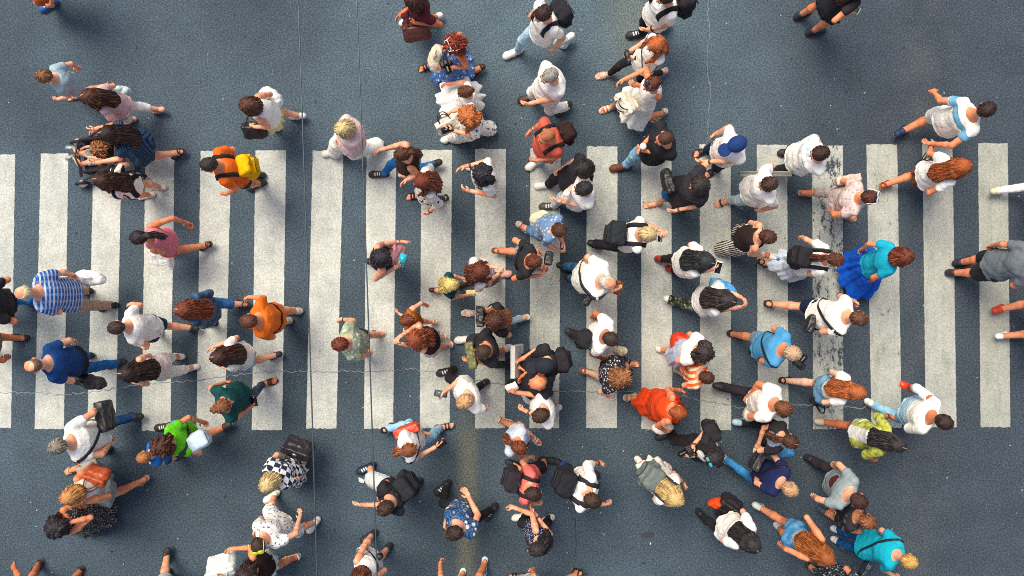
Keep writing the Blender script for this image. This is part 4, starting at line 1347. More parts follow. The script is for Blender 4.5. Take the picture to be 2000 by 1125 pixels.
def stain(px, rx, ry, hexs, seed):
    r = np.random.RandomState(seed); g_ = ground(*px); a = np.linspace(0, 2 * math.pi, 25)[:-1]
    k = .75 + .35 * r.rand(24)
    sheet('oil_stain', [(g_[0] + rx * q * math.cos(t), g_[1] + ry * q * math.sin(t)) for t, q in zip(a, k)], .003, plain(hexs, .5, name='oil'))
stain((1265, 1045), .10, .05, '#31353b', 3)
# ------------------------------------------------------------------ everyone in the photograph
# hd: pixel of the crown, f: direction faced (0 = image right, 90 = image up), ft: shoes, rh/lh: right/left hand as (x, y, height)
BLK = '#2a282d'; WHT = '#f1eee4'
SN_W = 'sneaker/#ece8de/#f3f1ea'; SN_B = 'sneaker/#2b2a2e/#eceae4'; SN_K = 'sneaker/#2b2a2e/#2a282b'; SD_B = 'sandal/#2c2828/#2d2723'; SD_T = 'sandal/#b8876a/#8a5f48'; SD_W = 'sandal/#e9e2d4/#d8cbb8'
FF = 'flipflop/#c9a78c/#b98f70'; ST = 'strappy/#292729/#2a2422'; FL = 'flat/#e6ddd2/#d9cfc2'
P = person

# --- upper left
P('boy in grey blue tee with tousled brown hair, striding ahead of the girl in pink', (87, 150), 197, 1.45, ft=[(208, 173), (148, 190)], rh=(150, 131, .75), lh=(113, 194, .72),
  top='tee/#9fb6bf', bot='shorts/#c4a7a4:stripex:#e7d9d2', sh=SD_T, hair='short/#7a5230', sk=1, g='c', lean=.10)
P('girl in pink tee and white capris with long brown hair down her back', (174, 190), 190, 1.52, ft=[(311, 217), (250, 236)], rh=(212, 172, .72), lh=(184, 252, .95),
  top='tee/#dfb6b3', bot='capri/#e9ebe8', sh='flat/#d9a98f/#a06a52', hair='long/#4a2c1b:part', sk=1, g='f', lean=.10,
  acc=[('sack', 'pale teal cloth bag trailing from the hand of the girl in pink', '#c3d2d2', (234, 178, .62), (.22, .14, .12), 10, 'bag', '#c3d2d2', 'cloth_bag')])
P('woman in navy striped dress pushing the stroller, very long dark brown hair', (210, 262), 190, 1.66, ft=[(346, 303), (262, 300)], rh=(188, 253, .98), lh=(187, 318, .98),
  top='dress.tee.knee/#35587c:stripex:#1c2a3d:.5', bot='', sh=ST, hair='longw/#2b1c16:part', sk=1, g='f', lean=.16)
P('toddler in yellow shirt sitting in the stroller with curly light brown hair', (194, 292), 187, .95, ft=[(141, 290, .28), (140, 307, .28)], rh=(165, 288, .52), lh=(170, 306, .52), zp=.40,
  top='tank/#e9a32a', bot='hot/#aeb9b6', sh='sneaker/#8c989b/#d9d9d2', hair='curly/#8a5a38', sk=1, g='c', lean=-.36)
P('girl with long dark hair in white tee with black stripes below the stroller', (199, 353), 182, 1.50, ft=[(308, 366), (286, 381)], rh=(205, 316, .92), lh=(222, 384, .80),
  top='tee/#f0ede4:stripex:#26262a:1.8', bot='hot/#4b3026', sh=FL, hair='longw/#3a2319:part', sk=1, g='f', lean=.10)
P('woman in white top and pale yellow skirt between a white bag and a black handbag', (485, 206), 186, 1.66, ft=[(580, 228), (528, 250)], rh=(520, 190, .85), lh=(498, 248, .80),
  top='tank/#ecebe4', bot='knee/#dedb9c', sh=FL, hair='bob/#51301f', sk=1, g='f', lean=.05,
  acc=[('sack', 'bulging white carrier bag held behind the woman in the yellow skirt', '#eef0ea', (528, 190, .62), (.30, .26, .22), -40),
       ('hand', 'black leather handbag with small gold clasp on the arm of the yellow skirted woman', '#282628', (498, 256, .70), (.29, .20, .11), 2, '#282628', 'handbag', 'handbag', None, '#c8a44a')])
P('man in bright orange tee with dark cropped hair and yellow backpack', (408, 322), 192, 1.74, ft=[(500, 345), (502, 361)], rh=(452, 305, .95), lh=(441, 379, .82),
  top='tee/#f06c1e', bot='shorts/#2a2a30', sh='sneaker/#2d2c30/#f0eee6', hair='crop/#2d241f', sk=2, hp=8, lean=.10,
  acc=[('backpack', 'yellow drawstring backpack on the man in the orange tee', '#f0b400', '#29282b', .84, 0, (0, .01, -.13), True)])
P('elderly blond person in pale pink cape and wide white trousers', (669, 252), 200, 1.60, ft=[(648, 300), (735, 288)], rh=(662, 268, .95), lh=(672, 288, .95),
  top='blouse/#e3c6bf', bot='loose/#eceae4', sh=FL, hair='bob/#e5b27e', sk=1, g='f', w=1.18, lean=.04)
P('woman with hair clip and jeans linking arms, pulled up brown hair', (785, 302), 190, 1.68, ft=[(741, 342), (850, 323)], rh=(742, 293, .90), lh=(790, 345, .95),
  top='tank/#3a241c', bot='slim/#1f66a8:denim:#2f7cbd', sh='sneaker/#2e2b2c/#d8d4cc', hair='pony/#4a2a1a', sk=1, g='f', lean=.04)
P('woman in black and cream printed blouse with long reddish brown hair', (824, 355), 192, 1.65, ft=[(857, 390), (812, 384)], rh=(793, 352, 1.0), lh=(836, 416, .80),
  top='rolled/#e8e2d2:print:#2a2826:1', bot='slim/#25496e:denim:#35608a', sh=SD_B, hair='longw/#6b2f18', sk=1, g='f', lean=.03)
P('woman with thick black hair and white tee gazing down at the zebra', (941, 341), 183, 1.64, ft=[(930, 330), (950, 352)], rh=(905, 326, 1.05), lh=(914, 372, 1.05),
  top='tee/#eeece6', bot='shorts/#3c4048', sh=SN_W, hair='wavy/#252328', sk=1, g='f', lean=.03, hp=24)
P('man in salmon tee and pale blue jeans with a brown rucksack, thinning reddish hair', (1068, 266), 205, 1.74, ft=[(1044, 318), (1072, 302)], rh=(1036, 256, 1.0), lh=(1048, 314, .85),
  top='tee/#d8604c', bot='jeans/#9cc3dc:denim:#bcd8e6', sh=SN_W, hair='buzz/#a5633f', sk=2, hp=6, w=1.1, lean=.04,
  acc=[('backpack', 'dark brown rucksack on the back of the man in salmon', '#33211d', '#2d2426', .8, 0, (.0, 0, .02), True)])
P('person all in black with white trainers reaching forward with one bare arm', (1136, 330), 196, 1.68, ft=[(1064, 363), (1132, 372)], rh=(1092, 330, .92), lh=(1112, 366, .92),
  top='over/#2b282c', bot='pants/#2b282c', sh='sneaker/#f0eeea/#f4f2ee', hair='bob/#25221d', sk=0, g='f', lean=-.02, hp=22)
P('dark haired man in white tee and glasses holding a drink, beside the person in black', (1139, 369), 192, 1.74, ft=[(1074, 404), (1140, 392)], rh=(1106, 376, 1.15), lh=(1088, 392, 1.0),
  top='tee/#f1eee6', bot='jeans/#b9cbd6:denim:#d2dde2', sh='sneaker/#4a4c44/#e8e6de', hair='short/#262326', sk=1, lean=.02,
  acc=[('cup', 'clear iced drink cup in the hand of the man in glasses', '#cfd8d6', (1106, 378, 1.12))])
P('woman with blue patterned blouse, short brown hair and pale clutch', (1093, 450), 333, 1.62, ft=[(1025, 447), (1060, 432)], rh=(1092, 490, .95), lh=(1100, 476, 1.0),
  top='tee/#6b8cb4:print:#d5cdb2:.8', bot='capri/#4b6f96:denim:#6b8fb2', sh=SD_W, hair='short/#4c2e1d', sk=1, g='f', lean=.05, hp=20,
  acc=[('sack', 'cream cloth bag behind the woman in the blue patterned blouse', '#d8d4b4', (1054, 424, .75), (.24, .14, .14), 10, 'bag', '#d8d4b4', 'cloth_bag')])
P('boy in black tee and blue plaid shorts with swirled auburn hair', (1043, 511), 352, 1.58, ft=[(974, 490), (1052, 520)], rh=(1052, 538, .95), lh=(1048, 488, .95),
  top='tee/#29282c', bot='shorts/#4f7ba6:plaid:#e1e5e4:.6', sh=SD_T, hair='short/#5a2c1a', sk=2, g='m', lean=.04, hp=20,
  acc=[('cross', 'small black bag on the chest of the boy in black', '#2b282a', -1, (1072, 505, 1.05), (.15, .18, .08), 80)])
P('woman with clipped up brown hair and pale pink tee eating, beside the blonde child', (940, 530), 15, 1.64, ft=[(980, 535), (925, 540)], rh=(972, 537, 1.15), lh=(970, 522, 1.15),
  top='tee/#e8d9d2', bot='shorts/#8a6a5c', sh='flat/#d8a294/#e0b8aa', hair='longw/#5a2a18', sk=1, g='f', lean=.04, hp=22)
P('blonde child in dark teal top walking right with very fair hair', (883, 556), 5, 1.28, ft=[(851, 567), (903, 556)], rh=(915, 576, .62), lh=(908, 545, .62),
  top='tee/#0f4c52', bot='hot/#123f45', sh='sneaker/#3f241c/#2a1a14', hair='longs/#eab66c', sk=1, g='c', lean=.03, hp=10,
  acc=[('paper', 'pale yellow snack wrapper in the hand of the blonde child', '#e5d490', (920, 573, .62), 10, (.12, .08), 'wrapper')])
P('woman with black bobbed hair and black strap top carrying a blue phone', (747, 503), 12, 1.66, ft=[(738, 510), (772, 500)], rh=(779, 519, 1.0), lh=(787, 472, .95),
  top='cami/#282629', bot='shorts/#2b2b30', sh=SD_B, hair='bob/#252128', sk=1, g='f', lean=.06,
  acc=[('phone', 'bright turquoise phone in the hand of the black haired woman', '#25b5c9', (785, 508, 1.04), -20, 15, '#1fb9d2'),
       ('hand', 'dusty pink handbag held in front of the black haired woman', '#b57f85', (776, 498, .8), (.24, .2, .11), 85)])
P('boy in pale sage patterned shirt with chestnut hair under the overhead cable', (664, 672), 188, 1.58, ft=[(735, 653), (708, 690)], rh=(667, 623, .85), lh=(700, 690, .78),
  top='tee/#a3b091:print:#e6e8da:.8', bot='shorts/#3c4048', sh='slide/#25262c/#c9a884', hair='short/#6a301c', sk=1, g='m', w=1.1, lean=.06)
P('little girl in mustard knitted dress with brown hair in a bun', (793, 625), 192, 1.15, ft=[(840, 629), (800, 640)], rh=(832, 595, .62), lh=(779, 612, .62),
  top='dress.sleeveless.knee/#b5682a:leopard:#8f4a1c:.6', bot='', sh=SD_W, hair='bun/#6b3a22', sk=1, g='c', lean=.03)
P('woman with copper hair and dark tank top lifting a phone, white sandals', (808, 664), 190, 1.66, ft=[(853, 659), (866, 676)], rh=(782, 657, 1.25), lh=(784, 672, 1.25),
  top='cami/#2c2023', bot='mini/#e3cfc6', sh=SD_W, hair='longs/#7f3d20', sk=1, g='f', lean=.03, hp=18)
P('woman in black top with brown ponytail, black bag and white slides', (963, 626), 186, 1.66, ft=[(921, 613), (1017, 622)], rh=(938, 612, .85), lh=(978, 655, .80),
  top='tee/#2c292d', bot='slim/#a3bccb:denim:#c0d2da', sh='slide/#efece4/#e2dccf', hair='long/#4b2a1a:tip:#a5683e', sk=1, g='f', lean=.03,
  acc=[('cross', 'black shoulder bag on the front of the woman in white slides', '#282629', -1, (939, 618, .95), (.24, .2, .09), 90)])
P('man in black tee with a khaki chest pack and white sneakers', (942, 687), 197, 1.74, ft=[(909, 664), (981, 684)], rh=(944, 653, .95), lh=(917, 705, .95),
  top='tee/#2a292d', bot='shorts/#33363c', sh=SN_W, hair='crop/#3b2a1c', sk=2, lean=.03,
  acc=[('cross', 'khaki camouflage chest pack worn by the man in black tee', '#6b6a3c', -1, (921, 693, 1.2), (.30, .26, .10), 100)])
P('man in dark cap and black tee carrying a flat white box', (1063, 714), 190, 1.76, ft=[(984, 713), (1050, 720)], rh=(1014, 704, 1.05), lh=(1024, 722, 1.0),
  top='tee/#2b292e', bot='pants/#2d2b30', sh=SN_K, hair='crop/#292320', sk=1, hat='cap/#272a33', lean=.03, w=1.08,
  acc=[('box', 'flat white pizza carton held upright by the man in the dark cap', '#dcdad0', (1010, 705, 1.05), (.40, .40, .06), 90, 'box', 'carton', 74),
       ('backpack', 'black backpack on the man in the dark cap', '#2b282c', '#1f1e21', .85, 0, (-.0, 0, 0), True)])
P('bald man in black shirt holding a scrap of white paper', (1050, 748), 190, 1.74, ft=[(1010, 752), (1060, 770)], rh=(1020, 735, .95), lh=(1004, 766, 1.05),
  top='polo/#2b2a2e', bot='pants/#24222a', sh=SN_K, hair='', sk=2, lean=.03, w=1.08,
  acc=[('paper', 'folded white paper in the hand of the bald man', '#eeece4', (1000, 757, 1.08), 30)])
P('light blond man in white tee walking with phone and black trousers', (907, 784), 205, 1.74, ft=[(873, 726), (937, 752)], rh=(866, 766, 1.02), lh=(930, 800, .85),
  top='tee/#f0ede5', bot='slim/#2b292e', sh=SN_B, hair='short/#c7946a', sk=1, lean=.0, hp=16,
  acc=[('phone', 'black phone in the hand of the blond man in white', '#28292c', (861, 769, 1.04), 80, 10, '#5a6468')])
P('brown haired man in white shirt following the bald man', (1055, 811), 196, 1.74, ft=[(1040, 770), (1078, 800)], rh=(1042, 790, .95), lh=(1025, 802, .95),
  top='tee/#f1eee6', bot='pants/#c9d3d8', sh=SN_W, hair='short/#3c2517', sk=1, lean=.02, hp=16)
P('woman with tied back brown hair holding out a phone', (800, 878), 15, 1.66, ft=[(760, 834), (868, 833)], rh=(856, 870, 1.05), lh=(828, 845, .95),
  top='tee/#e9e4da', bot='jeans/#8cbede:denim:#a9d0e6', sh=SD_B, hair='pony/#7a4526', sk=1, g='f', lean=.02,
  acc=[('phone', 'small black phone at the end of the outstretched arm near the jeans', '#29292c', (862, 866, 1.08), -60, 10), 
       ('cross', 'orange red shoulder bag with a white patch above the woman with the phone', '#d2441f', 1, (795, 840, .95), (.30, .22, .10), 20)])
P('woman in pale blue tee with auburn ponytail and white sandals holding hands', (1015, 874), 330, 1.64, ft=[(990, 824), (1042, 856)], rh=(1030, 893, .9), lh=(1034, 843, .9),
  top='tee/#c9d6e4', bot='shorts/#2a2327', sh=SD_W, hair='pony/#6a331c', sk=2, g='f', lean=.06)
P('boy in coral pink tee with black backpack, arm raised to hold a hand', (1042, 964), 345, 1.60, ft=[(1005, 905), (1070, 900)], rh=(1048, 985, .8), lh=(1036, 892, .92),
  top='tee/#ef6f66', bot='shorts/#26242a', sh=SN_K, hair='short/#35221a', sk=1, g='m', lean=.06,
  acc=[('backpack', 'black backpack with a tiny red emblem on the boy in coral', '#2e292e', '#282529', .95, 0, (0, 0, 0), True)])
P('man in white shirt and blue jeans with a large black backpack, short dark hair', (1158, 977), 338, 1.76, ft=[(1102, 908), (1150, 925)], rh=(1180, 985, .95), lh=(1172, 903, .95),
  top='rolled/#f0eee6', bot='pants/#1d5a9c:denim:#2a6cae', sh=SN_K, hair='short/#3a271b', sk=1, lean=.06, w=1.1,
  acc=[('backpack', 'large charcoal backpack on the man in white shirt and blue jeans', '#24242a', '#2a2b30', 1.0, 0, (0, 0, 0), True)])
P('blonde woman with a grey backpack and white skirt', (1320, 974), 322, 1.68, ft=[(1255, 905), (1290, 930)], rh=(1300, 985, .9), lh=(1336, 944, 1.0),
  top='tee/#efece4', bot='midi/#e3e8ec', sh=SN_W, hair='longs/#e2a86e', sk=1, g='f', lean=.06,
  acc=[('backpack', 'slate grey backpack on the blonde woman in white', '#6c7672', '#33383a', 1.0, 0, (0, 0, 0), True)])
P('woman in flowing orange dress with twisted copper hair and white bag', (1326, 806), 350, 1.68, ft=[(1234, 775), (1318, 800)], rh=(1300, 842, .95), lh=(1330, 762, 1.0),
  top='dress.tank.long/#ee4b1c', bot='', sh=SD_W, hair='bun/#9a4a22', sk=2, g='f', lean=.08,
  acc=[('sack', 'white and red carrier bag on the arm of the woman in orange', '#efe6dc', (1294, 836, .85), (.26, .2, .12), 5)])
P('photographer in black tee with sunglasses on black hair aiming a camera', (1391, 894), 208, 1.70, ft=[(1300, 850), (1370, 870)], rh=(1352, 872, 1.15), lh=(1346, 890, 1.15),
  top='tee/#2b292d:blot:#e6e4dc:1.25', bot='pants/#2b292d', sh=SN_K, hair='bob/#272426', sk=1, g='f', glasses='#2a2a2a/#39a9b5', lean=.02,
  acc=[('camera', 'black camera with long lens in the hands of the photographer', (1346, 880, 1.16), 115), ('backpack', 'black backpack hanging beside the photographer', '#29272b', '#1f1e22', .8, 0, (.18, .06, 0), False)])
# --- lower right
P('man in white tee with a cream jacket over his arm and brown crew cut', (1530, 797), 340, 1.76, ft=[(1400, 752), (1520, 800)], rh=(1485, 812, .85), lh=(1463, 774, .80),
  top='tee/#f0eee7', bot='pants/#2b292e', sh=SN_K, hair='short/#6b3f24', sk=2, lean=.10,
  acc=[('sack', 'folded cream jacket carried by the man in the white tee', '#d3d0bf', (1470, 806, .75), (.24, .24, .18), 40, 'jacket', '#d3d0bf', 'folded_jacket')])
P('woman in black tee with blown brown ponytail and pale blue sneaker', (1544, 862), 348, 1.68, ft=[(1447, 823), (1525, 860)], rh=(1486, 884, .95), lh=(1480, 872, .95),
  top='tee/#2c292e:blot:#8fa2b4:1.25', bot='slim/#2c292e', sh='sneaker/#a9c9df/#eceef0', hair='pony/#4a2a1c:part', sk=1, g='f', lean=.08,
  acc=[('sack', 'blue denim jacket slung below the woman in black', '#3d86bd', (1520, 880, 1.0), (.40, .18, .14), -8, 'jacket', '#3d86bd:denim:#7db4d6', 'denim_jacket')])
P('woman in navy tee with blonde swept hair, jeans and black bag', (1543, 955), 326, 1.68, ft=[(1412, 893), (1515, 925)], rh=(1478, 926, .95), lh=(1510, 880, .95),
  top='tee/#1c2550', bot='slim/#2a7ab8:denim:#4a97cc', sh='flat/#d5b393/#b48a6a', hair='short/#c4946c', sk=1, g='f', lean=.10,
  acc=[('cross', 'black leather bag on the hip of the woman in the navy tee', '#28282b', -1, (1480, 898, .9), (.26, .22, .1), 60)])
P('woman in white blouse with sleek black parted hair and dark trousers', (1470, 1064), 318, 1.66, ft=[(1373, 1008), (1412, 1010)], rh=(1424, 1066, .85), lh=(1455, 1000, .9),
  top='over/#f1eee6', bot='slim/#2c292e', sh=SN_K, hair='longs/#282424:part', sk=1, g='f', lean=.08, hp=22,
  acc=[('hand', 'black handbag by the woman with sleek black hair', '#2a272a', (1428, 985, .75), (.30, .22, .12), -35),
       ('sack', 'bright orange bag beside the black handbag', '#f0501c', (1399, 982, .6), (.2, .2, .1), 10, 'bag', '#f0501c', 'cloth_bag')])
P('girl with very long copper hair, denim shorts and grey crop top', (1614, 1090), 322, 1.66, ft=[(1478, 986), (1526, 1033)], rh=(1525, 1066, .82), lh=(1590, 1032, 1.0),
  top='croptop/#9aa3ab', bot='hot/#3d86bd:denim:#6fa9d0', sh='sneaker/#d5dad8/#eceeec', hair='longw/#8f4d1f', sk=2, g='f', lean=.10, hp=18)
P('blonde woman with ponytail in turquoise tee and blue jeans', (1775, 1096), 338, 1.66, ft=[(1640, 1036), (1640, 1058)], rh=(1745, 1125, .9), lh=(1715, 1040, .95),
  top='over/#12a7bd', bot='jeans/#164c86:denim:#2163a0', sh='sneaker/#e3e3dc/#f0efe8', hair='bun/#d89a50', sk=1, g='f', lean=.12,
  acc=[('cross', 'thin strapped dark bag on the woman in turquoise', '#22323c', -1, (1690, 1112, .8), (.2, .16, .07), 60, 'bag', '#182a33')])
P('man in grey tee with dark red print and a wallet chain', (1677, 978), 328, 1.76, ft=[(1588, 900), (1640, 945)], rh=(1590, 971, .85), lh=(1632, 906, .95),
  top='tee/#8d9a9c:blot:#5a2a2a:1.1', bot='pants/#2d2a2f', sh=SN_K, hair='short/#40241a', sk=1, lean=.10)
P('teenage boy in black and grey tee with light brown hair and grey shoe', (1694, 1018), 338, 1.62, ft=[(1613, 1000), (1672, 1018)], rh=(1672, 1040, .85), lh=(1626, 996, .78),
  top='tee/#302e33:print:#5a6164:1.4', bot='shorts/#2c2a2e', sh='sneaker/#4a515c/#8c9296', hair='short/#7d4a2c', sk=2, g='m', lean=.12)
P('black haired woman in white top and shorts wearing a lime jacket', (1752, 868), 345, 1.68, ft=[(1600, 821), (1680, 848)], rh=(1704, 899, .82), lh=(1738, 812, .9),
  top='rolled/#c9cf5a:open:#ecebe6:.10', bot='hot/#dfe3ea', sh='sneaker/#c8bfa8/#a89a80', hair='longs/#2b2626:part', sk=3, g='f', lean=.12)
P('dark haired man in loose pale blue and white shirt with light jeans', (1843, 824), 333, 1.78, ft=[(1706, 791), (1800, 800)], rh=(1792, 840, .9), lh=(1782, 757, .95),
  top='long/#e8efee:ombre:#a9d4e6:1.0', bot='jeans/#7fb4cf:denim:#a6cfe0', sh=SN_W, hair='short/#33201a', sk=3, lean=.12,
  acc=[('phone', 'bright red phone case in the hand of the man in the pale shirt', '#e0421c', (1768, 753, .98), 70, 10, '#d8401c')])
P('woman with loose copper hair in white knotted top and denim shorts', (1674, 766), 348, 1.66, ft=[(1536, 742), (1602, 786)], rh=(1615, 786, .82), lh=(1632, 738, .95),
  top='tied/#efeee6', bot='hot/#5d90b5:denim:#8db2ca', sh=SD_B, hair='long/#a85a2c', sk=0, g='f', lean=.12,
  acc=[('hand', 'small black purse in the hand of the woman in the knotted top', '#272629', (1600, 786, .8), (.16, .1, .05), 0)])
P('fair haired man in blue tee and grey blue shorts carrying a camera', (1548, 690), 338, 1.74, ft=[(1440, 656), (1482, 692)], rh=(1506, 702, 1.0), lh=(1516, 648, .85),
  top='tee/#4d97c4', bot='shorts/#7d9aa6', sh=SD_B, hair='short/#cf9f7c', sk=2, lean=.12,
  acc=[('camera', 'black camera hanging from the fair haired man in blue', (1560, 712, 1.2), -40, False), ('cross', 'dark camera bag on the fair haired man in blue', '#2a3338', 1, (1494, 696, .95), (.2, .18, .12), 70)])
P('man in white tee and navy shorts with black sandals and sling bag', (1677, 622), 347, 1.76, ft=[(1498, 593), (1600, 630)], rh=(1612, 643, .9), lh=(1668, 588, 1.0),
  top='tee/#f0eee8', bot='shorts/#1c2a4a', sh=SD_B, hair='short/#5e3b24', sk=1, lean=.14,
  acc=[('cross', 'black sling bag at the waist of the man in navy shorts', '#252428', 1, (1583, 632, .95), (.22, .16, .09), 70, 'bag', '#252428', True, .04)])
P('woman in turquoise top and wide royal blue trousers with reddish hair', (1766, 501), 2, 1.66, ft=[(1656, 518), (1690, 556)], rh=(1702, 549, .85), lh=(1684, 487, .85),
  top='tee/#18a9c4', bot='sweep/#1260d6', sh=SD_T, hair='bob/#6a2f1a', sk=2, g='f', lean=.12)
P('girl with brown ponytail in white tee wearing a black square backpack', (1632, 507), 350, 1.60, ft=[(1490, 515), (1570, 525)], rh=(1590, 536, .85), lh=(1567, 463, .85),
  top='tee/#eeeff0', bot='midi/#cfdbe6', sh=SD_B, hair='pony/#5a2f1c', sk=1, g='f', lean=.12,
  acc=[('backpack', 'black square backpack on the girl with the brown ponytail', '#28262a', '#232228', .9, 0, (0, 0, 0), True)])
P('bare shouldered woman in black and white striped trousers with a brown bun', (1500, 463), 350, 1.66, ft=[(1415, 487), (1450, 455)], rh=(1490, 500, .95), lh=(1480, 445, .9),
  top='cami/#2d2322', bot='loose/#2d2b2d:stripev:#e3ddd0:.6', sh=SD_T, hair='bun/#4b2a1c', sk=1, g='f', lean=.10,
  acc=[('bottle', 'bottle with blue cap carried by the woman in striped trousers', '#e8e4da', (1503, 501, .98), -20)])
P('man in white tee and pale jeans carrying a long paper roll', (1500, 360), 193, 1.76, ft=[(1416, 393), (1470, 378)], rh=(1490, 338, 1.0), lh=(1487, 411, .85),
  top='tee/#efeee8', bot='jeans/#a9c9d6:denim:#cfdfe2', sh='flipflop/#3a2a22/#c79f80', hair='short/#3d281b', sk=1, lean=.0, hp=16, 
  acc=[('roll', 'long rolled paper tube carried by the man in flip flops', (1495, 340, 1.02), .62, 0)])
P('man in white and pale blue checked shirt with dark trousers, folded arms', (1600, 300), 190, 1.76, ft=[(1512, 334), (1540, 300)], rh=(1552, 290, 1.05), lh=(1556, 308, 1.05),
  top='long/#eef1f0:print:#a9cbe2:1.8', bot='pants/#2a2a30', sh=SN_K, hair='short/#35211a', sk=1, lean=.0, w=1.12, hp=18)
P('man in navy cap and white tee with dark jeans and sandals', (1437, 283), 205, 1.74, ft=[(1374, 297), (1392, 334)], rh=(1396, 262, .9), lh=(1374, 316, .9),
  top='tee/#f0eee8', bot='jeans/#1c2a40:denim:#2a3c56', sh='slide/#2b292b/#2a2522', hair='crop/#2c1d15', sk=1, hat='cap/#1f3a6e', lean=.04, hp=10)
P('stout woman in black lace top and blue shorts with dark pinned hair', (1364, 362), 196, 1.62, ft=[(1276, 400), (1330, 392)], rh=(1370, 320, .9), lh=(1317, 412, .85),
  top='blouse/#2f2c31:leopard:#37343c:.5', bot='shorts/#1f5f9c', sh=FF, hair='bob/#2d2623', sk=1, g='f', w=1.22, lean=.0,
  acc=[('cross', 'black shoulder bag on the stout woman in lace', '#2a282b', -1, (1304, 354, .95), (.28, .24, .1), 105)])
P('man in black tee and pale jeans cradling a drink with both hands', (1298, 271), 200, 1.76, ft=[(1212, 328), (1290, 300)], rh=(1254, 284, 1.1), lh=(1258, 294, 1.1),
  top='tee/#2a292c', bot='jeans/#7db9dc:denim:#a4d0e6', sh='sneaker/#6a3a22/#4a2a1a', hair='buzz/#4a2e20', sk=2, lean=.0, hp=14, w=1.08,
  acc=[('cup', 'pale drink cup cradled by the man in black tee', '#d9e2dc', (1255, 287, 1.16))])
P('fair haired man in white tee with a black leather backpack photographing by phone', (1265, 457), 355, 1.72, ft=[(1160, 478), (1240, 468)], rh=(1290, 462, 1.35), lh=(1290, 450, 1.35),
  top='tee/#f2efe8', bot='pants/#2b292d', sh=SN_B, hair='short/#e2b07a', sk=1, lean=.08, hp=22,
  acc=[('backpack', 'shiny black leather backpack on the fair haired man', '#2a2e31', '#242528', .95, 0, (0, 0, 0), True), ('phone', 'white phone held up by the fair haired man', '#e4e2da', (1288, 466, 1.38), 90, 60)])
P('woman with glossy black hair in a white blouse looking at a phone', (1380, 511), 350, 1.64, ft=[(1297, 507), (1318, 527)], rh=(1392, 526, 1.12), lh=(1366, 485, .95),
  top='over/#eeece6', bot='slim/#2a282c', sh='sneaker/#a52f26/#2b292c', hair='longw/#27282a:part', sk=1, g='f', lean=.06, hp=22,
  acc=[('phone', 'white phone with dark screen held by the black haired woman', '#efede6', (1403, 523, 1.16), -15, 10)])
P('bald elderly man in white shirt and jeans holding a tan bag', (1187, 552), 345, 1.72, ft=[(1105, 520), (1120, 543)], rh=(1202, 566, 1.0), lh=(1140, 510, .9),
  top='over/#eeece5', bot='jeans/#2f5f86:denim:#4f7fa2', sh=SN_K, hair='fringe/#cfc6b8', sk=1, lean=.06, w=1.12,
  acc=[('cross', 'black strapped bag on the bald elderly man', '#2b2a2d', 1, (1150, 582, .9), (.2, .16, .08), 60, 'bag', '#2b2a2d', True, .05), ('hand', 'tan leather pouch in front of the bald elderly man', '#9a5a34', (1208, 562, 1.0), (.16, .12, .06), 70)])
P('man with cropped dark hair in white shirt and black trousers', (1194, 662), 340, 1.74, ft=[(1120, 652), (1180, 665)], rh=(1180, 702, .9), lh=(1160, 618, .85),
  top='tee/#f1eee7', bot='pants/#2b292d', sh=SN_K, hair='crop/#322723', sk=3, lean=.06,
  acc=[('backpack', 'black backpack slung under the arm of the man in white shirt and black trousers', '#29282b', '#212024', .7, 0, (.1, .02, 0), False), ('sack', 'cream cloth bag between the man in black trousers and the polka dot dress', '#cfc8a4', (1212, 686, .6), (.16, .16, .1), 0, 'bag', '#cfc8a4', 'cloth_bag')])
P('woman in black polka dot dress with curled blonde brown hair', (1214, 738), 350, 1.62, ft=[(1150, 727), (1230, 712)], rh=(1190, 775, .8), lh=(1210, 702, .8),
  top='dress.blouse.knee/#2a2c34:dots:#dcdcd8:.9', bot='', sh=SD_T, hair='curly/#8a5a34', sk=0, g='f', lean=.05, w=1.12)
P('woman with long black hair, white tee and camouflage trousers', (1421, 586), 350, 1.68, ft=[(1308, 586), (1400, 595)], rh=(1444, 600, 1.15), lh=(1446, 580, 1.15),
  top='over/#f0ede6', bot='pants/#3c4230:camo:#8a8d74:.9', sh=SN_W, hair='longw/#312826:part', sk=1, g='f', lean=.10, hp=20,
  acc=[('sack', 'sky blue denim jacket tucked under the arm of the woman in camouflage trousers', '#4aa3d8', (1412, 562, 1.05), (.34, .2, .16), -25, 'jacket', '#3f9ad4:denim:#8cc6e6', 'denim_jacket')])
P('dark haired woman in white top leaning over the boy in striped orange', (1376, 689), 335, 1.66, ft=[(1298, 687), (1320, 702)], rh=(1334, 712, .9), lh=(1350, 672, .9),
  top='tied/#eeece6', bot='knee/#c3cfe6', sh=FL, hair='wavy/#322725', sk=1, g='f', lean=.08, hp=20,
  acc=[('hand', 'big red leather handbag by the dark haired woman in white', '#c8371c', (1336, 668, .85), (.34, .2, .16), -8, '#a52c16')])
P('boy in orange striped tee with short brown hair held close', (1380, 737), 345, 1.52, ft=[(1332, 727), (1362, 730)], rh=(1350, 748, .6), lh=(1336, 716, .7),
  top='tee/#e9641f:stripev:#f0d9b8:1.6', bot='shorts/#5a6a58', sh='sneaker/#8a9a86/#d9dcd0', hair='crop/#4a2919', sk=1, g='c', lean=.06)
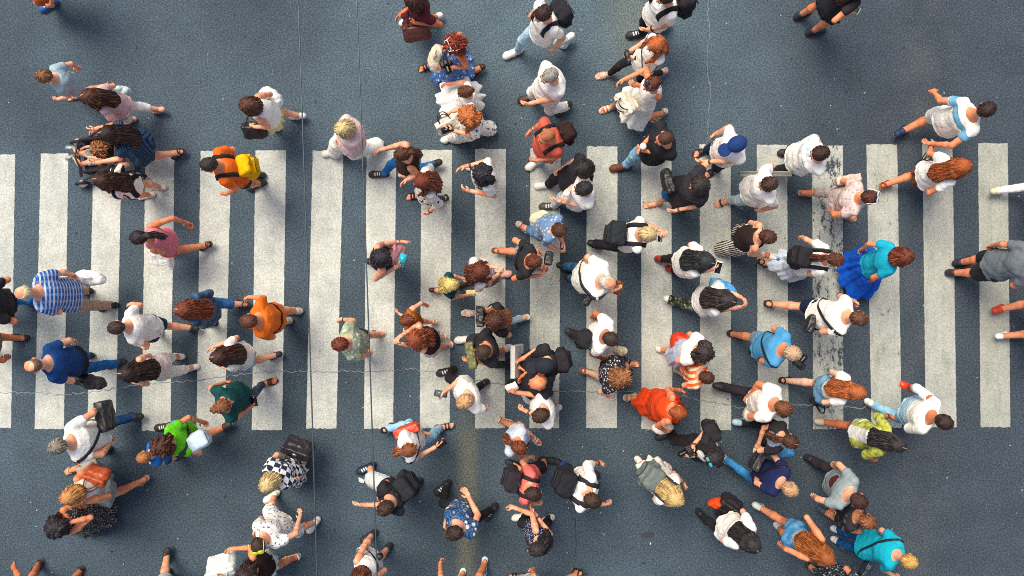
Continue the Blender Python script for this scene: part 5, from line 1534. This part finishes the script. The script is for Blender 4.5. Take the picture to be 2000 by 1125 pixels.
# --- right edge and upper right
P('walker in loose white trousers stepping in at the right edge', (2125, 360), 0, 1.72, ft=[(1940, 374), (2060, 385)], top='tee/#d9d6cc', bot='slim/#e4e2da', sh='flat/#d8cfa8/#c9bf98', hair='short/#4a2c1b', sk=1, g='f', lean=.12)
P('walker in grey tee and black shorts at the right edge', (2050, 510), 5, 1.78, ft=[(1866, 532), (1880, 512)], rh=(1985, 560, .85), lh=(1937, 480, .85), top='over/#6c7378', bot='baggy/#2d2b30', sh=SN_K, hair='short/#33211a', sk=2, lean=.14)
P('bare legged walker in orange shoes at the right edge', (2120, 590), 5, 1.68, ft=[(1947, 603), (2040, 600)], top='tee/#b5523a', bot='hot/#c9c3b8', sh='sneaker/#c63a20/#e9e6de', hair='short/#4a2c1b', sk=2, g='f', lean=.12)
P('bare legged walker in white flat shoes at the right edge', (2130, 655), 355, 1.66, ft=[(1954, 655), (2050, 665)], top='tee/#e8e4da', bot='hot/#8fa8b8', sh='flat/#efede6/#f3f1ea', hair='long/#5a331f', sk=2, g='f', lean=.12)
P('man in white tee with a pale blue chest band and white shorts holding hands', (1926, 214), 22, 1.80, ft=[(1758, 257), (1860, 235)], rh=(1816, 280, .95), lh=(1822, 178, .95),
  top='tee/#dbe7e8:band:#6fa9c2:1.28', bot='baggy/#f0eeea', sh='sneaker/#1d3050/#e9ebec', hair='short/#33211c', sk=2, lean=.16)
P('copper haired woman in leopard print skirt holding hands with the man in white shorts', (1880, 326), 12, 1.68, ft=[(1730, 360), (1830, 345)], rh=(1811, 371, .85), lh=(1820, 284, .95),
  top='tee/#efe9e2', bot='knee/#a5633c:leopard:#3a2018:.5', sh='sandal/#b5402c/#9a5a3c', hair='long/#9a4d20', sk=2, g='f', lean=.14,
  acc=[('hand', 'black clutch with a pale letter on the hip of the copper haired woman', '#252428', (1812, 322, .95), (.30, .2, .07), 25, '#252428', 'handbag', 'handbag', None, '#d8c690')])
P('woman in mauve outfit with white sunglasses on her dark brown hair', (1698, 386), 352, 1.64, ft=[(1574, 378), (1655, 422)], rh=(1622, 412, .85), lh=(1650, 352, .85),
  top='tee/#d8c3bd:print:#b59a98:.8', bot='capri/#b0a29c', sh=FF, hair='short/#4a2219', sk=2, g='f', w=1.12, lean=.12, glasses='#efede8/#6f8a96',
  acc=[('cross', 'cream and brown handbag on the woman with white sunglasses', '#cdb9a8', -1, (1654, 352, .85), (.30, .16, .1), 10, 'bag', '#c9b5a2')])
P('woman in maroon dress with brown handbag, cut off by the top edge', (806, 2), 195, 1.66, ft=[(846, 40), (800, 45)], rh=(782, 28, 1.0), lh=(812, 45, 1.0),
  top='dress.tee.knee/#5a1f2a', bot='', sh=FL, hair='bob/#3a1f17', sk=3, g='f', lean=.0,
  acc=[('hand', 'large brown leather handbag of the woman in maroon', '#5a2e26', (815, 63, .8), (.34, .22, .14), 8, '#3a1d18')])
P('woman with frizzy red hair and white sunglasses in a blue floral dress', (886, 90), 205, 1.66, ft=[(836, 131), (930, 142)], rh=(856, 100, 1.0), lh=(858, 132, 1.0),
  top='dress.cami.midi/#3a6fb8:floral:#dfe6ee:.9', bot='', sh=SD_B, hair='curly/#7a2c14', sk=2, g='f', glasses='#eae6de/#2b282a', lean=.02,
  acc=[('sack', 'cream bag cradled on the arm of the red haired woman', '#e0d2b6', (851, 112, 1.0, 1), (.30, .3, .16), 80, 'bag', '#e0d2b6', 'cloth_bag'), ('camera', 'silver compact camera in front of the red haired woman', (871, 124, 1.05), 200)])
P('girl in white tulle party dress with braided brown hair', (908, 180), 186, 1.36, ft=[(885, 200), (915, 205)], rh=(872, 164, .75), lh=(898, 206, .75),
  top='dress.sleeveless.tutu/#dfe6ea', bot='', sh=FL, hair='bun/#5a3420', sk=1, g='c', lean=.0)
P('woman with copper hair and yellow clip, white printed outfit, phone in hand', (913, 229), 190, 1.66, ft=[(880, 268), (952, 254)], rh=(882, 218, .9), lh=(880, 254, 1.05),
  top='tee/#efede6:print:#5a5f70:.9', bot='loose/#e4e8ea:print:#6a7488:.9', sh=SN_W, hair='wavy/#c06a34', sk=1, g='f', lean=.0, hp=20,
  acc=[('phone', 'black phone in the hand of the woman with the yellow clip', '#28282b', (873, 253, 1.08), 110, 5), ('hand', 'cream handbag under the arm of the woman in the printed outfit', '#dcd8c8', (874, 246, .95, 1), (.26, .18, .1), 30)])
P('man in white tee and light jeans striding with white sneakers at the top', (1060, 28), 212, 1.78, ft=[(1003, 105), (1108, 82)], rh=(1040, 25, 1.0), lh=(1080, 97, .92),
  top='tee/#f0eee8', bot='slim/#a9cfe6:denim:#c6e0ee', sh=SN_W, hair='short/#33211a', sk=1, lean=.02,
  acc=[('backpack', 'black backpack on the striding man with white sneakers', '#2a292d', '#252428', .9, 0, (0, 0, 0), True)])
P('grey haired man in cream shirt and white trousers', (1073, 149), 208, 1.74, ft=[(1032, 193), (1098, 216)], rh=(1050, 165, .9), lh=(1032, 203, .95),
  top='tee/#efebdd', bot='pants/#e6e9ea', sh='sneaker/#3d2a22/#5a4a3a', hair='crop/#8f8a80', sk=1, w=1.12, lean=.0, hp=8)
P('man in white tee with black straps and converse style shoes at the top edge', (1300, -6), 200, 1.78, ft=[(1244, 68), (1290, 55)], rh=(1265, 10, 1.0), lh=(1264, 58, .95),
  top='over/#efeee9', bot='slim/#29282c', sh=SN_B, hair='short/#312826', sk=1, lean=.0,
  acc=[('backpack', 'bulky black backpack of the man at the top edge', '#28272b', '#201f23', 1.05, 0, (0, 0, 0), True)])
P('woman with strawberry blonde hair, white tee and black trousers', (1280, 88), 200, 1.66, ft=[(1183, 147), (1284, 148)], rh=(1229, 100, .95), lh=(1233, 112, .95),
  top='tee/#f1efe9', bot='slim/#2b292d', sh='slide/#e3cfbf/#d9b9a0', hair='longs/#b5602f', sk=0, g='f', lean=.02,
  acc=[('cross', 'little black bag in front of the strawberry blonde woman', '#292729', 1, (1226, 110, .95), (.14, .12, .05), 100, 'bag', '#292729', True, .018)])
P('woman in white sundress with brown hair and dark sunglasses on top', (1273, 165), 208, 1.66, ft=[(1190, 212), (1284, 229)], rh=(1215, 157, 1.0), lh=(1243, 166, 1.2),
  top='dress.tank.knee/#eef0ee', bot='', sh=SD_W, hair='short/#5a2a1a', sk=2, g='f', glasses='#252428/#3a3a40', lean=.02,
  acc=[('hand', 'cream handbag with dark lining by the woman in the sundress', '#e3dcc6', (1226, 201, .85), (.28, .26, .12), 120)])
P('person in black dress holding up a phone at the top right edge', (1688, -34), 22, 1.68, ft=[(1568, 28), (1592, 60)], rh=(1668, 20, 1.1), lh=(1640, -40, .9),
  top='dress.tee.micro/#2b282c', bot='', sh=SN_K, hair='long/#33211a', sk=2, g='f', lean=.10,
  acc=[('phone', 'white framed phone showing a green picture at the top right edge', '#eceae4', (1668, 16, 1.05), 60, 10, '#5a7a2c')])
P('walker in blue shoes mostly beyond the top left corner', (60, -70), 200, 1.70, ft=[(96, 10), (70, -20)], top='tee/#b54a2c', bot='shorts/#b8562c', sh='sneaker/#2c5a9a/#e3e1da', hair='short/#4a2c1b', sk=2, lean=.0)
# --- left
P('woman in pink tank top and orange shorts flinging her arm back, black ponytail', (271, 464), 188, 1.66, ft=[(399, 482), (318, 488)], rh=(366, 436, .95), lh=(303, 490, .95),
  top='tank/#e27f8c', bot='hot/#ee4f2c', sh=SD_B, hair='pony/#2b2426', sk=2, g='f', lean=.08,
  acc=[('hand', 'white and turquoise tote bag on the arm of the woman in orange shorts', '#dfe8e6', (316, 505, .75), (.30, .26, .1), -18, '#e9e6dd', 'tote bag', 'tote_bag', '#dfe8e6:band:#27b4d8:.75')])
P('grey blond man in blue and white plaid shirt with beige trousers', (47, 572), 184, 1.74, ft=[(212, 598), (163, 569)], rh=(140, 536, .85), lh=(107, 609, .8),
  top='over/#2163b4:plaid:#e3eaee:1.1', bot='pants/#b59a82', sh='sneaker/#2b2626/#efece4', hair='fringe/#c9b48f', sk=1, w=1.08, lean=.14, hp=6,
  acc=[('sack', 'white plastic carrier bag swinging from the plaid shirted man', '#eef0ee', (176, 542, .55), (.36, .24, .16), -12)])
P('walker in black top and blue jeans cut off by the left edge', (-55, 590), 184, 1.74, ft=[(66, 590), (-10, 610)], rh=(5, 545, .9), lh=(27, 628, .85), top='over/#2e2a30', bot='jeans/#1f6ab0:denim:#2f80c2', sh=SN_K, hair='short/#2a1d17', sk=2, lean=.10,
  acc=[('sack', 'grey cloth bag at the left edge beneath the black top', '#b5c0c2', (8, 608, .9), (.3, .2, .16), 0, 'bag', '#b5c0c2', 'cloth_bag')])
P('bare legged walker in black sandals at the left edge', (-75, 672), 184, 1.70, ft=[(36, 661), (-40, 680)], top='tee/#8a7a68', bot='hot/#5a6a78', sh=SD_B, hair='short/#3a2618', sk=3, lean=.10)
P('boy in white tee and navy shorts with dark cropped hair, arm swinging', (228, 640), 187, 1.62, ft=[(380, 640), (300, 650)], rh=(257, 593, .85), lh=(285, 680, .8),
  top='tee/#f0efe8', bot='shorts/#1f3a62', sh='sneaker/#2a2a2e/#f0eee8', hair='crop/#342621', sk=1, g='m', lean=.12)
P('woman in denim jacket and jeans with long chestnut hair', (358, 605), 182, 1.66, ft=[(470, 593), (406, 632)], rh=(405, 578, .85), lh=(388, 628, .85),
  top='long/#4a6f92:denim:#2c3a4c', bot='capri/#2a5f94:denim:#3d78ae', sh=ST, hair='longw/#6a3420:part', sk=1, g='f', lean=.08)
P('man in orange tee with a black bar on the back and short brown hair', (486, 627), 185, 1.74, ft=[(572, 608), (552, 628)], rh=(487, 580, .9), lh=(520, 655, .8),
  top='over/#f0711f:band:#2a1d18:1.02', bot='shorts/#cdbfae', sh='sneaker/#c3b5a4/#e9e2d6', hair='crop/#5a3422', sk=2, lean=.08)
P('girl in white tee and pale denim skirt with long dark hair', (427, 697), 188, 1.58, ft=[(538, 694), (470, 700)], rh=(417, 677, .95), lh=(440, 718, .85),
  top='tee/#f1eee8', bot='mini/#8ab4d8:denim:#a9cbe4', sh='flat/#2a2022/#2b2628', hair='longw/#3a2219:part', sk=1, g='f', lean=.08)
P('balding man in navy tee and bright blue jeans with a black bag', (66, 714), 188, 1.76, ft=[(226, 709), (165, 696)], rh=(142, 665, .85), lh=(136, 744, .85),
  top='tee/#173f78:ombre:#1d2032:.95', bot='jeans/#1a5a9c:denim:#2870b4', sh=SN_K, hair='fringe/#6b5140', sk=1, lean=.14, hp=8,
  acc=[('sack', 'black plastic bag hanging from the balding man in navy', '#29282c', (174, 746, .55), (.38, .26, .16), -10)])
P('woman in soft pink top and white capris with long dark hair', (248, 729), 186, 1.62, ft=[(371, 718), (343, 697)], rh=(273, 706, .95), lh=(263, 747, .85),
  top='tank/#e6d6d2', bot='capri/#e9e6e0', sh='flat/#e6e3dc/#d8d4cc', hair='longw/#2a1c18:part', sk=1, g='f', lean=.10)
P('person in dark green shirt and washed dark jeans looking back at a phone', (437, 792), 22, 1.72, ft=[(522, 747), (455, 770)], rh=(492, 793, .95), lh=(440, 747, .85),
  top='tee/#0f4746', bot='slim/#3a4654:denim:#566678', sh='slide/#5a2a20/#4a2a20', hair='bun/#7a4c2c', sk=2, g='m', lean=-.02,
  acc=[('phone', 'dark phone in the hand of the person in the green shirt', '#29292c', (496, 783, 1.0), 0, 30)])
P('grey haired man in white shirt with a black messenger bag', (113, 872), 192, 1.76, ft=[(266, 812), (200, 880)], rh=(190, 792, .9), lh=(216, 866, .85),
  top='tee/#f0efe8', bot='jeans/#1f3f6e:denim:#2c5286', sh=SN_B, hair='short/#7d7668', sk=1, w=1.12, lean=.12, hp=8,
  acc=[('cross', 'black messenger bag behind the grey haired man in white', '#28272b', -1, (207, 812, .85), (.36, .30, .12), 100, 'bag', '#28272b', True, .045)])
P('woman in vivid green tee with curly brown hair and denim shorts', (314, 872), 200, 1.66, ft=[(446, 830), (322, 834)], rh=(396, 824, .95), lh=(390, 886, .8),
  top='tee/#62c61f', bot='shorts/#4a90b4:denim:#7ab4cc', sh='sneaker/#3a3430/#eceae4', hair='curly/#4a2a1c', sk=2, g='f', lean=.10,
  acc=[('cross', 'pale blue pouch on the back of the woman in green', '#c3d9e4', -1, (388, 862, 1.0), (.28, .22, .20), 30, 'bag', '#2b292d', True, .07)])
P('small boy in cobalt blue tee with ginger hair just ahead of the woman in green', (281, 893), 198, 1.22, ft=[(330, 880), (350, 890)], rh=(318, 880, .6), lh=(300, 905, .6),
  top='tee/#1f6fc4', bot='shorts/#3a4a62', sh=SN_K, hair='crop/#a5683c', sk=1, g='c', lean=.06)
P('blonde woman in blue and white checked dress carrying a black handbag', (523, 946), 228, 1.62, ft=[(590, 905), (560, 930)], rh=(553, 893, .85), lh=(575, 940, .85),
  top='dress.blouse.midi/#eef0ee:check:#2a3354:1.3', bot='', sh=FL, hair='bob/#e4af7a', sk=1, g='f', w=1.12, lean=.10,
  acc=[('hand', 'black handbag with silver clasp by the checked dress', '#272528', (583, 874, .75), (.36, .26, .12), -20, '#272528', 'handbag', 'handbag', None, '#c9c6bc')])
P('woman in pale grey tank dress with blonde topknot and tan bag', (136, 970), 208, 1.68, ft=[(279, 940), (140, 918)], rh=(170, 915, .95), lh=(198, 968, .85),
  top='tank/#dcd9cc', bot='knee/#a3aaa6:leopard:#8b938f:.4', sh=FF, hair='bob/#bd8148', sk=2, g='f', lean=.10, w=1.08,
  acc=[('hand', 'tan leather handbag on the shoulder of the woman in pale grey', '#b04f24', (190, 928, 1.12, 1), (.28, .22, .12), -20, '#6a3420')])
P('black haired woman in black with white flecks shielding her face', (107, 1030), 205, 1.66, ft=[(212, 998), (150, 1010)], rh=(166, 1004, .95), lh=(118, 1025, 1.5),
  top='dress.tank.sweep/#2d292e:dots:#d8d2c8:.5', bot='', sh='sneaker/#dcdad4/#e9e7e0', hair='wavy/#292325', sk=2, g='f', lean=.08,
  acc=[('phone', 'green cased phone in the hand of the woman in black with flecks', '#4a8a4a', (167, 1004, 1.02), 70, 40)])
# --- bottom
P('boy in white sprigged shirt and shorts with yellow mirrored sunglasses on his head', (506, 1066), 225, 1.62, ft=[(532, 970), (612, 1024)], rh=(498, 1035, .9), lh=(586, 1007, .9),
  top='tee/#e6eaea:print:#5a7a9a:.6', bot='baggy/#d9e4ea:print:#4a7aa8:.7', sh=SN_W, hair='crop/#3a251c', sk=1, g='m', glasses='#c9d43a/#b9d81f', lean=.10, hy=60, hp=8)
P('woman in dark brown tunic with white bag and white sandals at the bottom edge', (478, 1122), 190, 1.66, ft=[(568, 1090), (500, 1100)], rh=(450, 1072, .95), lh=(440, 1128, .95),
  top='tank/#33211f', bot='knee/#d9dde0:print:#8a8f9a:.7', sh=SD_W, hair='wavy/#33211c', sk=2, g='f', lean=.06,
  acc=[('hand', 'shiny white tote bag with grey mark at the bottom edge', '#d3dbd6', (432, 1104, .85), (.36, .30, .12), 15, '#d8dcd8', 'tote bag', 'tote_bag')])
P('man in black tee and pale grey shorts with dark navy sneakers, bare arm out', (752, 992), 215, 1.74, ft=[(716, 915), (808, 947)], rh=(742, 965, .9), lh=(706, 986, .95),
  top='tee/#2b292e', bot='baggy/#d3d8d6', sh='sneaker/#1f2c40/#e9ebec', hair='short/#3a261c', sk=1, lean=.02,
  acc=[('backpack', 'shiny black backpack on the man in pale grey shorts', '#292a2e', '#222226', .95, 0, (0, 0, 0), True)])
P('man in navy palm leaf shirt and black trousers with black and white trainers', (886, 1040), 228, 1.74, ft=[(866, 952), (958, 998)], rh=(870, 1020, .85), lh=(913, 966, .95),
  top='tee/#1b4f80:floral:#dfe6e6:1.3', bot='slim/#2b282c', sh=SN_B, hair='short/#33211b', sk=1, lean=.04, hy=-40)
P('woman in navy dotted top and black bag near the bottom, bent bare arm', (1047, 1072), 200, 1.66, ft=[(1020, 1010), (1065, 1015)], rh=(1000, 990, .95), lh=(1042, 1000, 1.0),
  top='tank/#1b2452:dots:#e2e0da:.6', bot='pants/#2c292e', sh=SN_W, hair='longs/#2b2525', sk=1, g='f', lean=.02, hp=8,
  acc=[('hand', 'black handbag with cream trim below the dotted top', '#2a272b', (1050, 1040, .8), (.30, .26, .12), 10, '#d8cf98')])
P('bare legged walker with black sneakers leaving by the bottom edge', (1010, 1190), 190, 1.66, ft=[(1138, 1112), (1010, 1128)], top='tee/#c9b5a4', bot='hot/#8a96a2', sh='sandal/#26242a/#33302e', hair='long/#4a2c1b', sk=2, g='f', lean=.04)
P('walker in pale blue flip flops leaving by the bottom edge', (880, 1205), 255, 1.68, ft=[(944, 1108), (900, 1130)], rh=(860, 1100, .95), top='tee/#c9d8dc', bot='hot/#b9c7cc', sh='flipflop/#3ab9c9/#bfe3e6', hair='bob/#5a3420', sk=2, g='f', lean=.06)
P('woman in white top with brown hair and black shoe at the bottom edge', (700, 1132), 225, 1.66, ft=[(722, 1048), (752, 1075)], rh=(716, 1070, .95), lh=(742, 1115, .9),
  top='tank/#eeece6', bot='hot/#9fb4bc', sh='sneaker/#2d2a2e/#3a3638', hair='bob/#5a2f1c', sk=1, g='f', lean=.02,
  acc=[('cross', 'black strapped pouch on the woman in white at the bottom edge', '#2a282a', -1, (735, 1092, .9), (.16, .14, .06), 40)])
P('walker in black sandals at the bottom left with one bare arm showing', (20, 1205), 240, 1.72, ft=[(72, 1110), (152, 1124)], rh=(26, 1105, .95), top='tee/#7a5a4a', bot='shorts/#5a5650', sh='sandal/#2b2828/#34302d', hair='short/#2a1d17', sk=3, lean=.02)
P('walker in grey white trousers and pale sneaker at the bottom edge', (330, 1200), 262, 1.70, ft=[(328, 1086), (322, 1130)], top='tee/#b9b4aa', bot='baggy/#bdb9b2', sh='sneaker/#3a3230/#e4dfd2', hair='short/#4a3424', sk=1, lean=-.02)
P('woman in black dress with white floral print at the bottom edge', (1690, 1175), 335, 1.62, ft=[(1590, 1110), (1620, 1118)], rh=(1680, 1160, .9), lh=(1655, 1108, .85),
  top='dress.tee.midi/#1f2530:floral:#c9d3da:.7', bot='', sh=SD_B, hair='bob/#4a2c1b', sk=2, g='f', lean=.10)

# --- the stroller
def stroller():
    g0 = ground(190, 305, .4); o_ = np.array([g0[0], g0[1], 0]); a = math.radians(187) - math.pi / 2; Rz = rotz(a)
    root = bpy.data.objects.new('stroller', None); COL.objects.link(root); root.location = tuple(o_); root.rotation_euler = (0, 0, a)
    tag(root, 'black baby stroller with grey basket carrying the toddler in yellow', 'stroller')
    def put(name, V, Q, m): return link(name, mesh_from(name, V, Q, m), root)
    blk = plain('#29282b', .4); fab = cloth('#2d2a2e')
    F = Field((-.3, -.4, .2), (.3, .5, 1.0), .012)
    F.rbox(np.array([0, -.02, .36]), EYE, np.array([.20, .20, .03]), .025, .02); F.rbox(np.array([0, -.22, .56]), rotx(.35), np.array([.20, .03, .24]), .025, .02)
    for sd in (-1, 1): F.rbox(np.array([sd * .20, -.05, .46]), EYE, np.array([.02, .2, .09]), .018, .02)
    F.wrinkle(.008, .14, 3); V, Q = F.mesh(); put('seat', V, Q, fab)
    F = Field((-.25, -.45, .1), (.25, .2, .4), .012); F.rbox(np.array([0, -.16, .22]), EYE, np.array([.19, .20, .08]), .03, 0); F.wrinkle(.012, .12, 5); V, Q = F.mesh(); put('basket', V, Q, cloth('#8b9494'))
    for sd in (-1, 1):
        V, Q = tubes([([(sd * .24, .36, .10), (sd * .24, .0, .5), (sd * .24, -.38, .98), (sd * .22, -.46, 1.0)], [.014] * 4), ([(sd * .24, -.36, .11), (sd * .24, .05, .46)], [.013] * 2)], 8); put('frame', V, Q, blk)
    V, Q = tubes([([(-.22, -.46, 1.0), (0, -.49, 1.0), (.22, -.46, 1.0)], [.017] * 3)], 8); put('handle', V, Q, plain('#312f33', .8))
    V, Q = tubes([([(-.2, .16, .52), (0, .22, .54), (.2, .16, .52)], [.014] * 3)], 8); put('bumper_bar', V, Q, blk)
    V, Q = tubes([([(-.2, .30, .25), (.2, .30, .25)], [.02] * 2)], 8); put('footrest', V, Q, blk)
    for sx in (-1, 1):
        for y_, r_ in ((.36, .095), (-.36, .12)):
            an = np.linspace(0, 2 * math.pi, 21)
            V, Q = tubes([(np.stack([0 * an + sx * .27, y_ + (r_ - .018) * np.cos(an), r_ + (r_ - .018) * np.sin(an)], 1), [.02] * 21)], 8); w = put('wheel', V, Q, plain('#242326', .8, name='rubber'))
            V, Q = tubes([([(sx * .25, y_, r_), (sx * .29, y_, r_)], [r_ * .62] * 2)], 14); h = link('hub', mesh_from('hub', V, Q, plain('#c9c7bd', .4)), w)
stroller()
